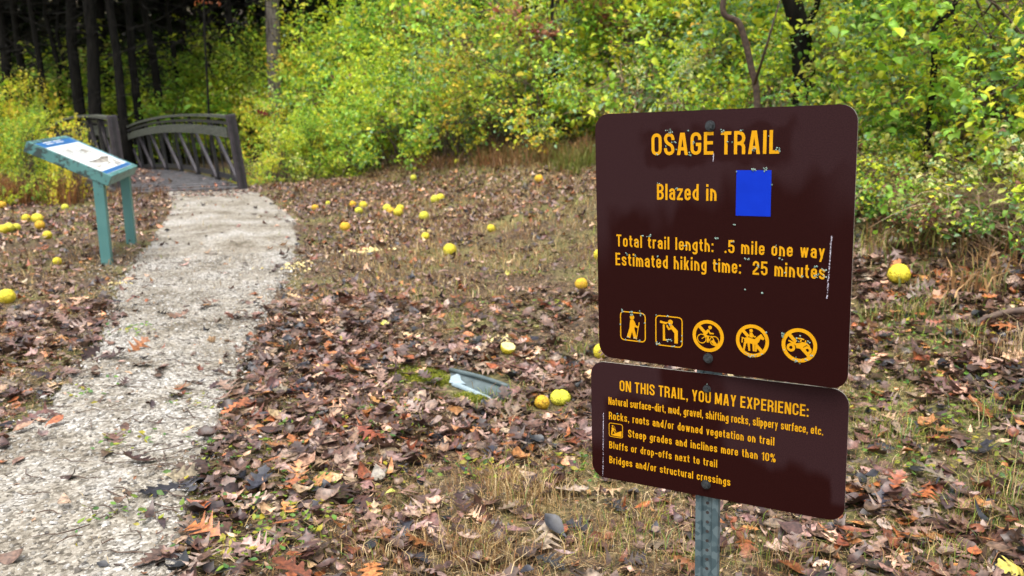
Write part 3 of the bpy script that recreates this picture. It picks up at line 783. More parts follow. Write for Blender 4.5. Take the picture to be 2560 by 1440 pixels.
# ------------------------------------------------------------------ lettering: a condensed stroke alphabet
SW = .150                                             # stroke weight, cap height = 1
XH = .73
def glyph(c):
    """returns width and items: ('r', points, closed) ribbons, ('d', x0,y0,x1,y1,w) slanted bars cut level, ('p', points) filled"""
    w = SW; W = .53; h = w/2; R = 9
    l, r, b, t = h, W-h, h, 1-h
    it = []
    rib = lambda *p, closed=False: it.append(('r', [q if len(q) == 3 else (*q, 0) for q in p], closed))
    dia = lambda x0, y0, x1, y1, ww=w*1.08: it.append(('d', x0, y0, x1, y1, ww))
    if c.isupper() or c.isdigit():
        if c in 'O0': rib((l, b, R), (r, b, R), (r, t, R), (l, t, R), closed=True)
        elif c == 'S': rib((r, .68), (r, t, R), (l, t, R), (l, .585, R), (r, .415, R), (r, b, R), (l, b, R), (l, .32))
        elif c == 'A': W = .56; dia(w*.55, 0, W/2-.035, 1); dia(W-w*.55, 0, W/2+.035, 1); rib((w*.7, .28), (W-w*.7, .28))
        elif c == 'G': rib((r, .66), (r, t, R), (l, t, R), (l, b, R), (r, b, R), (r, .50)); rib((W*.5, .46), (W, .46))
        elif c == 'C': rib((r, .65), (r, t, R), (l, t, R), (l, b, R), (r, b, R), (r, .35))
        elif c == 'E':
            W = .47; rib((l, 0), (l, 1))
            for y, x in ((t, W), (.52, W*.94), (b, W)): rib((w, y), (x, y))
        elif c == 'T': W = .50; rib((0, t), (W, t)); rib((W/2, 0), (W/2, 1-w))
        elif c == 'R': rib((l, 0), (l, 1)); rib((w, t), (r, t, R), (r, .47, R), (w, .47)); rib((W*.5, .47), (r, .47, R), (r, 0))
        elif c == 'P': rib((l, 0), (l, 1)); rib((w, t), (r, t, R), (r, .45, R), (w, .45))
        elif c == 'B': rib((l, 0), (l, 1)); rib((w, t), (r-.01, t, R), (r-.01, .53, R), (w, .53)); rib((w, .50), (r, .50, R), (r, b, R), (w, b))
        elif c == 'I': W = w; rib((h, 0), (h, 1))
        elif c == 'L': W = .45; rib((l, 0), (l, 1)); rib((w, b), (W, b))
        elif c == 'N': W = .57; rib((l, 0), (l, 1)); rib((W-h, 0), (W-h, 1)); dia(w*.75, 1, W-w*.75, 0, w*1.1)
        elif c == 'H': rib((l, 0), (l, 1)); rib((r, 0), (r, 1)); rib((w, .52), (W-w, .52))
        elif c == 'U': rib((l, 1), (l, b, R), (r, b, R), (r, 1))
        elif c == 'Y': W = .54; dia(w*.55, 1, W/2, .38); dia(W-w*.55, 1, W/2, .38); rib((W/2, 0), (W/2, .42))
        elif c == 'M': W = .68; rib((l, 0), (l, 1)); rib((W-h, 0), (W-h, 1)); dia(w*.7, 1, W/2, .08, w*.95); dia(W-w*.7, 1, W/2, .08, w*.95)
        elif c == 'X': W = .54; dia(w*.55, 0, W-w*.55, 1); dia(W-w*.55, 0, w*.55, 1)
        elif c == '1': W = .32; rib((W-h, 0), (W-h, 1)); it.append(('p', [(0, .74), (W-w, .80), (W-w, 1), (W*.35, .87), (0, .86)]))
        elif c == '2': rib((l, .66), (l, t, R), (r, t, R), (r, .56, .2), (l, .2, .12), (l, w)); rib((0, b), (W, b))
        elif c == '5': rib((W-.02, t), (l+.01, t), (l+.01, .46)); rib((l-.01, .46), (l, .585, .1), (r, .585, R), (r, b, R), (l, b, R), (l, .30))
    elif c.islower():
        W = .46; r = W-h; t = XH-h
        if c == 'a': rib((l, .50), (l, t, R), (r, t, R), (r, 0)); rib((r, .42), (l, .42, R), (l, b, R), (r, b))
        elif c in 'bp':
            rib((l, 0), (l, 1)) if c == 'b' else rib((l, -.25), (l, XH)); rib((l, t), (r, t, R), (r, b, R), (l, b))
        elif c == 'c': rib((r, .47), (r, t, R), (l, t, R), (l, b, R), (r, b, R), (r, .26))
        elif c == 'd': rib((r, 0), (r, 1)); rib((r, t), (l, t, R), (l, b, R), (r, b))
        elif c == 'e': rib((l, .37), (r, .37), (r, t, R), (l, t, R), (l, b, R), (r, b, R), (r, .24))
        elif c == 'f': W = .31; rib((W*.42, 0), (W*.42, 1-h, R), (W, 1-h)); rib((0, t), (W, t))
        elif c == 'g': rib((r, XH), (r, -.19, R), (l, -.19, R), (l, -.08)); rib((r, t), (l, t, R), (l, b, R), (r, b))
        elif c == 'h': rib((l, 0), (l, 1)); rib((l, t), (r, t, R), (r, 0))
        elif c == 'i': W = w; rib((h, 0), (h, XH)); rib((h, .84), (h, 1))
        elif c == 'k': rib((l, 0), (l, 1)); dia(w*1.0, .30, W-w*.6, XH); dia(w*1.5, .42, W-w*.5, 0)
        elif c == 'l': W = w; rib((h, 0), (h, 1))
        elif c == 'm': W = .70; rib((l, 0), (l, XH)); rib((l, t), (W/2, t, R), (W/2, 0)); rib((W/2, t), (W-h, t, R), (W-h, 0))
        elif c == 'n': rib((l, 0), (l, XH)); rib((l, t), (r, t, R), (r, 0))
        elif c == 'o': rib((l, b, R), (r, b, R), (r, t, R), (l, t, R), closed=True)
        elif c == 'r': W = .31; rib((l, 0), (l, XH)); rib((l, t-.04), (l+.05, t, .03), (W, t))
        elif c == 's': rib((r, .50), (r, t, R), (l, t, R), (l, .435, R), (r, .305, R), (r, b, R), (l, b, R), (l, .24))
        elif c == 't': W = .31; rib((W*.42, .93), (W*.42, b, R), (W, b)); rib((0, t), (W, t))
        elif c == 'u': rib((l, XH), (l, b, R), (r, b, R)); rib((r, 0), (r, XH))
        elif c == 'v': dia(w*.5, XH, W/2, 0, w*1.0); dia(W-w*.5, XH, W/2, 0, w*1.0)
        elif c == 'w': W = .68; [dia(x0*W, XH, x1*W, 0, w*.95) for x0, x1 in ((.12, .30), (.5, .30), (.5, .70), (.88, .70))]
        elif c == 'x': dia(w*.55, 0, W-w*.55, XH); dia(W-w*.55, 0, w*.55, XH)
        elif c == 'y': dia(w*.5, XH, W/2+.02, .02, w*1.0); dia(W-w*.5, XH, W*.28, -.25, w*1.0)
        elif c == 'z': rib((0, t), (W, t)); rib((0, b), (W, b)); dia(w*.6, w, W-w*.6, XH-w, w*1.1)
    elif c == ' ': W = .30
    elif c == '.': W = w; rib((h, 0), (h, w))
    elif c == ',': W = w; rib((h, 0), (h, w)); it.append(('p', [(w*.35, 0), (w, 0), (w*.45, -.17), (w*.1, -.17)]))
    elif c == ':': W = w; rib((h, .0), (h, w)); rib((h, .52), (h, .52+w))
    elif c == '-': W = .40; rib((0, .42), (W, .42), ); it[-1] = ('r', [(0, .42, 0), (W, .42, 0)], False)
    elif c == '/': W = .36; dia(.05, -.06, W-.05, 1.04, w*.85)
    elif c == '%': 
        W = .74
        for x0, y0 in ((.09, .55), (.47, 0)): rib((x0-.02, y0+.06, R), (x0+.18, y0+.06, R), (x0+.18, y0+.39, R), (x0-.02, y0+.39, R), closed=True)
        dia(.17, 0, .57, 1, w*.6)
    return W, it

def round_path(pts, closed):
    n = len(pts); out = []
    for i, (x, y, r) in enumerate(pts):
        p = np.array([x, y])
        if r <= 0 or (not closed and i in (0, n-1)): out.append(p); continue
        a = np.array(pts[(i-1) % n][:2]); b = np.array(pts[(i+1) % n][:2])
        fa = 1 if (not closed and i-1 == 0) else .5; fb = 1 if (not closed and i+1 == n-1) else .5
        da, db = np.linalg.norm(a-p), np.linalg.norm(b-p); q = min(r, da*fa, db*fb)
        A = p+(a-p)/da*q; B = p+(b-p)/db*q
        for k in range(9):
            u = k/8; out.append((1-u)**2*A*1 + 2*u*(1-u)*(p*.86+(A+B)/2*.14) + u*u*B)
    res = [out[0]]
    for p in out[1:]:
        if np.linalg.norm(p-res[-1]) > 1e-5: res.append(p)
    if closed and np.linalg.norm(res[0]-res[-1]) < 1e-5: res.pop()
    return res

class Flat:
    """flat shapes in a plane; every piece sits a hair above the one before it"""
    def __init__(s, z=.0): s.v, s.f, s.z, s.k = [], [], z, 0
    def lev(s): s.k += 1; return s.z + (s.k % 12)*3.0e-5
    def ribbon(s, pts, w, closed=False):
        z = s.lev(); n = len(pts); b = len(s.v); pts = [np.array(p, float)[:2] for p in pts]
        for i, p in enumerate(pts):
            a = pts[i-1] if (closed or i > 0) else p; c = pts[(i+1) % n] if (closed or i < n-1) else p
            d1 = p-a; d2 = c-p
            d1 = d1/np.linalg.norm(d1) if np.linalg.norm(d1) > 1e-9 else None; d2 = d2/np.linalg.norm(d2) if np.linalg.norm(d2) > 1e-9 else None
            if d1 is None: d1 = d2
            if d2 is None: d2 = d1
            m = d1+d2; m = m/(np.linalg.norm(m)+1e-9); nn = np.array([-m[1], m[0]]); k = max(.45, nn@np.array([-d1[1], d1[0]]))
            q = nn*w/2/k; s.v += [(*(p+q), z), (*(p-q), z)]
        for i in range(n if closed else n-1):
            j = (i+1) % n; s.f.append((b+2*i, b+2*i+1, b+2*j+1, b+2*j))
    def poly(s, pts):
        z = s.lev(); b = len(s.v); s.v += [(p[0], p[1], z) for p in pts]; s.f.append(tuple(range(b, b+len(pts))))
    def disc(s, x, y, r, n=20): s.poly([(x+r*math.cos(a), y+r*math.sin(a)) for a in np.linspace(0, 2*PI, n+1)[:-1]])
    def ring(s, x, y, r, w, n=40): s.ribbon([(x+r*math.cos(a), y+r*math.sin(a)) for a in np.linspace(0, 2*PI, n+1)[:-1]], w, True)
    def build(s, name, mat, parent):
        me = bpy.data.meshes.new(name); me.from_pydata(s.v, [], s.f)
        bm = bmesh.new(); bm.from_mesh(me)
        for f in bm.faces:
            f.normal_update()
            if f.normal.z < 0: f.normal_flip()
        bmesh.ops.triangulate(bm, faces=[f for f in bm.faces if len(f.verts) > 4]); bm.to_mesh(me); bm.free()
        return link(name, me, mat, parent)

def text_line(text, u0, v0, h0, u1, v1, h1, mat, parent, track=.14, space=.34):
    """words set apart by a double space become two pieces of lettering"""
    parts_ = text.split('  ')
    if len(parts_) == 1: return text_piece(text, u0, v0, h0, u1, v1, h1, mat, parent, track, space)
    def wid(s_): return sum((space if c == ' ' else glyph(c)[0]+track) for c in s_)-track
    a, b = wid(parts_[0]), wid(parts_[1]); tot = wid(text); f = lambda x, p, q: p+(q-p)*x/tot
    for s_, x0, x1 in ((parts_[0], 0, a), (parts_[1], tot-b, tot)):
        text_piece(s_, f(x0, u0, u1), f(x0, v0, v1), h0, f(x1, u0, u1), f(x1, v0, v1), h1, mat, parent, track, space)

def text_piece(text, u0, v0, h0, u1, v1, h1, mat, parent, track=.14, space=.34):
    """one line set between two measured ends on the panel, in panel metres"""
    adv = []; x = 0
    for c in text:
        W, it = glyph(c); 
        if c == ' ': x += space; continue
        adv.append((x, W, it)); x += W + track
    total = x-track; h = (h0+h1)/2; sx = (u1-u0)/total
    F = Flat(.0006)
    for x0, W, it in adv:
        # keep the stroke weight: widths stretch, strokes do not
        gx = lambda q: q
        for e in it:
            tr = lambda x, y: (u0+(x0+x)*sx, v0+(v1-v0)*((x0+x)/total)+y*h)
            if e[0] == 'r': F.ribbon([tr(*p) for p in round_path(e[1], e[2])], SW*(h*.5+sx*.5), e[2])
            elif e[0] == 'd':
                _, xa, ya, xb, yb, w = e; F.poly([tr(xa-w/2, ya), tr(xa+w/2, ya), tr(xb+w/2, yb), tr(xb-w/2, yb)])
            else: F.poly([tr(*p) for p in e[1]])
    return F.build('lettering', mat, parent)

M['yellow'] = noise_mat('yellow_vinyl', [(.3, (.57, .265, .004)), (.7, (.66, .315, .006))], 40, .6, spec=.1)
M['blaze_blue'] = noise_mat('blaze_blue', [(.3, (.003, .026, .40)), (.7, (.004, .032, .46))], 20, .6, spec=.08)
M['lichen'] = noise_mat('lichen', [(.3, (.10, .19, .155)), (.7, (.30, .39, .34))], 260, .95, bump=.5, bscale=400, dist=.002)
M['scratch'] = noise_mat('scratch', [(.3, (.35, .3, .4)), (.7, (.75, .72, .8))], 300, .8)
M['bolt'] = noise_mat('bolt', [(.3, (.012, .014, .015)), (.7, (.05, .056, .06))], 120, .5, metallic=.3)
M['panel_edge'] = noise_mat('panel_edge', [(.3, (.3, .28, .24)), (.7, (.5, .46, .38))], 60, .5, metallic=.4)
def galv():
    m, nt, b = new_mat('galvanised_steel'); tc = N(nt, 'ShaderNodeTexCoord')
    v = N(nt, 'ShaderNodeTexVoronoi'); v.inputs['Scale'].default_value = 70; n = N(nt, 'ShaderNodeTexNoise'); n.inputs['Scale'].default_value = 12; n.inputs['Detail'].default_value = 6
    nt.links.new(tc.outputs['Object'], v.inputs['Vector']); nt.links.new(tc.outputs['Object'], n.inputs['Vector'])
    s_ = N(nt, 'ShaderNodeSeparateColor'); nt.links.new(v.outputs['Color'], s_.inputs[0])
    ad = N(nt, 'ShaderNodeMath', operation='ADD'); nt.links.new(s_.outputs[0], ad.inputs[0]); nt.links.new(n.outputs['Fac'], ad.inputs[1])
    r = ramp(nt, ad.outputs[0], [(.3, (.045, .075, .088)), (.9, (.085, .13, .145)), (1.0, (.13, .18, .195))]); nt.links.new(r.outputs[0], b.inputs['Base Color'])
    b.inputs['Metallic'].default_value = .35; b.inputs['Roughness'].default_value = .5; return m
M['galv'] = galv()

def brown_panel_material(name, W, H, halo, upper):
    """brown reflective sheeting: dark red-brown where damp, dull purple-grey where dry"""
    m, nt, b = new_mat(name); tc = N(nt, 'ShaderNodeTexCoord'); sx = N(nt, 'ShaderNodeSeparateXYZ'); nt.links.new(tc.outputs['Object'], sx.inputs[0])
    n1 = N(nt, 'ShaderNodeTexNoise'); n1.inputs['Scale'].default_value = 9; n1.inputs['Detail'].default_value = 2
    mp = N(nt, 'ShaderNodeMapping'); mp.inputs['Scale'].default_value = (1.3, .55, 1); nt.links.new(tc.outputs['Object'], mp.inputs['Vector']); nt.links.new(mp.outputs[0], n1.inputs['Vector'])
    def math_(op, a, c, d=None):
        n = N(nt, 'ShaderNodeMath', operation=op)
        for i, q in enumerate((a, c, d)):
            if q is None: continue
            if hasattr(q, 'links'): nt.links.new(q, n.inputs[i])
            else: n.inputs[i].default_value = q
        return n.outputs[0]
    def mrange(v, a, c, d, e):
        n = N(nt, 'ShaderNodeMapRange', interpolation_type='SMOOTHSTEP'); nt.links.new(v, n.inputs['Value'])
        for k, q in zip(('From Min', 'From Max', 'To Min', 'To Max'), (a, c, d, e)): n.inputs[k].default_value = q
        return n.outputs[0]
    X, Y = sx.outputs['X'], sx.outputs['Y']
    wob = math_('MULTIPLY', math_('SUBTRACT', n1.outputs['Fac'], .5), .22 if upper else .12)
    n3 = N(nt, 'ShaderNodeTexNoise'); n3.inputs['Scale'].default_value = 22; n3.inputs['Detail'].default_value = 1; nt.links.new(tc.outputs['Object'], n3.inputs['Vector'])
    wob2 = math_('MULTIPLY', math_('SUBTRACT', n3.outputs['Fac'], .5), .07)
    if upper:
        Yw = math_('ADD', Y, wob)
        Yt = math_('SUBTRACT', Yw, math_('MULTIPLY', X, .27))         # the damp line climbs to the right
        dry = mrange(Yt, .30, .375, 0, 1)
        left = mrange(math_('ADD', X, math_('MULTIPLY', wob, .25)), .02, .045, 1, 0); left = math_('MULTIPLY', left, mrange(Y, .2, .34, 0, .85))
        dry = math_('MAXIMUM', dry, left)
        rt = math_('MULTIPLY', mrange(X, .50, .60, 0, .75), mrange(Yw, .30, .50, 0, 1)); dry = math_('MAXIMUM', dry, rt)
        # damp halo round the title and under the bolt
        hx = math_('MULTIPLY', mrange(math_('ADD', X, math_('MULTIPLY', wob2, 1.0)), .112, .145, 0, 1), mrange(math_('ADD', X, math_('MULTIPLY', wob2, 1.0)), .458, .492, 1, 0))
        hy = math_('MULTIPLY', mrange(math_('ADD', Y, math_('MULTIPLY', wob2, 1.2)), .474, .50, 0, 1), mrange(math_('ADD', Y, math_('MULTIPLY', wob2, 1.2)), .562, .59, 1, 0))
        dry = math_('MULTIPLY', dry, math_('SUBTRACT', 1, math_('MULTIPLY', math_('MULTIPLY', hx, hy), .7)))
    else:
        Yw = math_('ADD', Y, wob); dry = mrange(Yw, .200, .232, 0, 1)
        col_ = math_('MULTIPLY', mrange(math_('ADD', X, wob), .18, .22, 0, 1), mrange(math_('ADD', X, wob), .295, .345, 1, 0)); dry = math_('MULTIPLY', dry, math_('SUBTRACT', 1, col_))
        r2 = math_('MULTIPLY', mrange(math_('ADD', X, wob), .32, .37, 0, 1), mrange(math_('ADD', Yw, math_('MULTIPLY', X, .12)), .15, .19, 0, 1)); dry = math_('MAXIMUM', dry, r2)
        rt = math_('MULTIPLY', mrange(math_('ADD', X, math_('MULTIPLY', wob, .3)), .572, .585, 0, 1), mrange(Y, .03, .05, 0, 1)); dry = math_('MAXIMUM', dry, rt)
        lf = math_('MULTIPLY', mrange(math_('ADD', X, math_('MULTIPLY', wob, .3)), .03, .05, 1, 0), mrange(Y, .06, .12, 0, 1)); dry = math_('MAXIMUM', dry, lf)
    n2 = N(nt, 'ShaderNodeTexNoise'); n2.inputs['Scale'].default_value = 420; nt.links.new(tc.outputs['Object'], n2.inputs['Vector'])
    mx = N(nt, 'ShaderNodeMix', data_type='RGBA'); nt.links.new(dry, mx.inputs['Factor']); mx.inputs['A'].default_value = (.0170, .0034, .0030, 1); mx.inputs['B'].default_value = (.029, .0118, .0128, 1)
    sc = N(nt, 'ShaderNodeVectorMath', operation='SCALE'); nt.links.new(mx.outputs['Result'], sc.inputs[0]); nt.links.new(mrange(n2.outputs['Fac'], .35, .65, .8, 1.2), sc.inputs['Scale'])
    nt.links.new(sc.outputs[0], b.inputs['Base Color']); nt.links.new(mrange(dry, 0, 1, .5, .65), b.inputs['Roughness']); b.inputs['Specular IOR Level'].default_value = .05
    return m

def panel(root, inv, o, ex, up, W, H, rc, name, upper, mat, scl=1.0):
    """a sign plate whose own axes are u to the right, v up and w out of its face; origin at its lower left corner"""
    o, ex, up = [np.array(q, float) for q in (o, ex, up)]; ex /= np.linalg.norm(ex); up -= ex*(ex@up); up /= np.linalg.norm(up); n = np.cross(ex, up); bl = o-up*H*scl
    Mx = Matrix(((ex[0], up[0], n[0], bl[0]), (ex[1], up[1], n[1], bl[1]), (ex[2], up[2], n[2], bl[2]), (0, 0, 0, 1)))
    pts = []
    for cx, cy, a0 in ((W-rc, H-rc, 0), (rc, H-rc, 90), (rc, rc, 180), (W-rc, rc, 270)):
        for k in range(9): a = math.radians(a0+k*90/8); pts.append((cx+rc*math.cos(a), cy+rc*math.sin(a)))
    th = .0032; m = len(pts)
    v = [(x, y, 0) for x, y in pts] + [(x, y, -th) for x, y in pts]
    f = [tuple(range(m)), tuple(range(m, 2*m))[::-1]] + [(i, i+m, (i+1) % m+m, (i+1) % m) for i in range(m)]
    me = bpy.data.meshes.new(name); me.from_pydata(v, [], f); me.materials.append(mat); me.materials.append(M['panel_edge'])
    for i, p in enumerate(me.polygons): p.material_index = 0 if i == 0 else 1
    ob = bpy.data.objects.new(name, me); COL.objects.link(ob); ob.parent = root; ob.matrix_parent_inverse = Matrix.Identity(4); ob.matrix_local = inv @ Mx @ Matrix.Scale(scl, 4)
    return ob, bl, ex, up, n

def hexbolt(parent, u, v, r=.0095):
    mb = MB()
    def ring(rr, z, n, ph=0): return [(u+rr*math.cos(2*PI*k/n+ph), v+rr*math.sin(2*PI*k/n+ph), z) for k in range(n)]
    for rr, z0, z1, n in ((r*1.25, .0, .0022, 20), (r*.95, .0022, .0075, 6), (r*.72, .0075, .0085, 6)):
        A, B = ring(rr, z0, n, .3), ring(rr, z1, n, .3)
        mb.poly(A+B, [tuple(range(n, 2*n))]+[(i, (i+1) % n, (i+1) % n+n, i+n) for i in range(n)])
    mb.build('bolt', M['bolt'], parent)

def lichen(parent, spots, seed):
    q = random.Random(seed); mb = MB()
    for u, v, R, n in spots:
        for k in range(max(2, int(n*.55))):
            x, y = u+q.gauss(0, R*.55), v+q.gauss(0, R*.38); r = q.uniform(.0010, .0024); m = 7; ph = q.random()*6
            rr = [r*q.uniform(.6, 1.25) for _ in range(m)]; hz = q.uniform(.0012, .0026)
            P = [(x+rr[j]*math.cos(2*PI*j/m+ph), y+rr[j]*math.sin(2*PI*j/m+ph), .0002) for j in range(m)] + [(x+.55*rr[j]*math.cos(2*PI*j/m+ph), y+.55*rr[j]*math.sin(2*PI*j/m+ph), hz) for j in range(m)]
            mb.poly(P, [tuple(range(m, 2*m))]+[(j, (j+1) % m, (j+1) % m+m, j+m) for j in range(m)])
    o = mb.build('lichen', M['lichen'], parent); o['kind'] = 'stuff'

def scratch(parent, u0, v0, u1, v1, seed, n=110, w=.0016):
    q = random.Random(seed); F = Flat(.0003)
    for k in range(n):
        t = q.random()**1.2; x = u0+(u1-u0)*t+q.gauss(0, w*.45); y = v0+(v1-v0)*t; L = q.uniform(.0008, .004); a = q.uniform(.0003, .0011)
        F.poly([(x, y), (x+a, y-L*.4), (x+a*.6, y-L), (x-a*.4, y-L*.5)])
    F.build('scratch_mark', M['scratch'], parent)

def square_border(F, u0, v0, u1, v1, w, rc):
    F.ribbon(round_path([(u0, v0, rc), (u1, v0, rc), (u1, v1, rc), (u0, v1, rc)], True), w, True)

def no_circle(F, cx, cy, r, cuts):
    F.ring(cx, cy, r*.89, r*.21)
    s = math.sqrt(.5)
    for a, b in cuts: F.ribbon([(cx-s*r*a, cy+s*r*a), (cx-s*r*b, cy+s*r*b)], r*.2)

def pictograms(pan):
    # hiker
    F = Flat(.0006); u0, v0, W, H = .0625, .0522, .0675, .0725
    square_border(F, u0, v0, u0+W, v0+H, .0028, .010); T = lambda x, y: (u0+x*W, v0+y*H)
    F.disc(*T(.47, .83), .0062)
    F.poly([T(.40, .74), T(.53, .74), T(.60, .62), T(.56, .42), T(.36, .42), T(.38, .62)])
    F.poly([T(.36, .44), T(.50, .44), T(.39, .08), T(.24, .10)]); F.poly([T(.44, .44), T(.56, .44), T(.67, .09), T(.53, .07)])
    F.ribbon([T(.54, .68), T(.60, .53), T(.73, .49)], .0052); F.ribbon([T(.76, .68), T(.64, .06)], .0022)
    F.build('hiker_pictogram', M['yellow'], pan)
    # person at a viewing scope
    F = Flat(.0006); u0, v0, W, H = .1585, .0500, .0685, .0735
    square_border(F, u0, v0, u0+W, v0+H, .0028, .010); T = lambda x, y: (u0+x*W, v0+y*H)
    F.poly([T(.16, .84), T(.42, .80), T(.42, .73), T(.16, .76)]); F.ribbon([T(.40, .79), T(.50, .79)], .003)
    F.poly([T(.27, .72), T(.34, .72), T(.36, .20), T(.27, .20)]); F.poly([T(.27, .24), T(.46, .22), T(.46, .17), T(.27, .17)])
    F.disc(*T(.56, .82), .0062)
    F.poly([T(.50, .73), T(.62, .74), T(.84, .55), T(.84, .12), T(.71, .12), T(.71, .46), T(.58, .60)])
    F.ribbon([T(.62, .63), T(.50, .58), T(.42, .70)], .0046)
    F.build('viewing_scope_pictogram', M['yellow'], pan)
    # no bicycles
    F = Flat(.0006); cx, cy, r = .2922, .0862, .0388; no_circle(F, cx, cy, r, ((.78, .22), (-.36, -.8))); T = lambda x, y: (cx+x*r, cy+y*r)
    F.ring(*T(-.40, -.20), r*.275, r*.055); F.ring(*T(.40, -.26), r*.275, r*.055)
    F.disc(*T(.13, .55), r*.115); F.poly([T(-.02, .43), T(.12, .40), T(-.06, .12), T(-.24, .02), T(-.32, .10)]); F.ribbon([T(.02, .36), T(.14, .18), T(.36, .19)], r*.09)
    F.ribbon([T(-.24, .08), T(.0, -.05), T(-.02, -.40)], r*.13); F.ribbon([T(-.40, -.20), T(-.12, .0), T(.26, .0), T(.40, -.26)], r*.05); F.ribbon([T(-.02, -.36), T(.28, .02)], r*.05)
    F.poly([T(.20, -.24), T(.40, -.26), T(.58, -.44), T(.42, -.50), T(.26, -.42)])
    F.build('no_bicycles_pictogram', M['yellow'], pan)
    # no horses
    F = Flat(.0006); cx, cy, r = .3984, .0866, .0388; no_circle(F, cx, cy, r, ((.8, .34), (-.34, -.8))); T = lambda x, y: (cx+x*r, cy+y*r)
    F.poly([T(-.46, .14), T(-.30, .20), T(.14, .12), T(.36, .34), T(.52, .48), T(.58, .40), T(.72, .22), T(.66, .12), T(.48, .17), T(.38, -.06), T(.22, -.20), T(-.22, -.16), T(-.40, -.20), T(-.50, -.02)])
    for x, y, x2 in ((-.44, -.1, -.50), (-.24, -.12, -.16), (.06, -.14, .10), (.24, -.14, .22)): F.poly([T(x-.06, y), T(x+.09, y), T(x2+.05, -.62), T(x2-.06, -.62)])
    F.ribbon([T(-.46, .10), T(-.60, .14), T(-.62, -.16)], r*.075)
    F.disc(*T(-.08, .62), r*.105); F.poly([T(-.17, .50), T(.01, .50), T(.03, .20), T(-.18, .20)]); F.ribbon([T(-.02, .42), T(.10, .26), T(.22, .27)], r*.08)
    F.build('no_horses_pictogram', M['yellow'], pan)
    # no all-terrain vehicles
    F = Flat(.0006); cx, cy, r = .5042, .0886, .0392; no_circle(F, cx, cy, r, ((.8, .24), (-.20, -.8))); T = lambda x, y: (cx+x*r, cy+y*r)
    F.ring(*T(-.46, -.17), r*.17, r*.15); F.ring(*T(.46, -.24), r*.17, r*.15)
    F.poly([T(-.62, .26), T(-.50, .24), T(-.16, .10), T(.06, .16), T(.16, .22), T(.44, .18), T(.62, .02), T(.58, -.02), T(.40, .06), T(.24, -.06), T(.16, -.20), T(-.14, -.18), T(-.20, -.02), T(-.42, .08), T(-.60, .18)])
    F.ribbon([T(.06, .20), T(.12, .40), T(.26, .36)], r*.08); F.poly([T(-.12, .42), T(.10, .46), T(.12, .38), T(-.08, .36)]); F.ribbon([T(.34, .2), T(.36, .34)], r*.07)
    F.build('no_quad_bikes_pictogram', M['yellow'], pan)

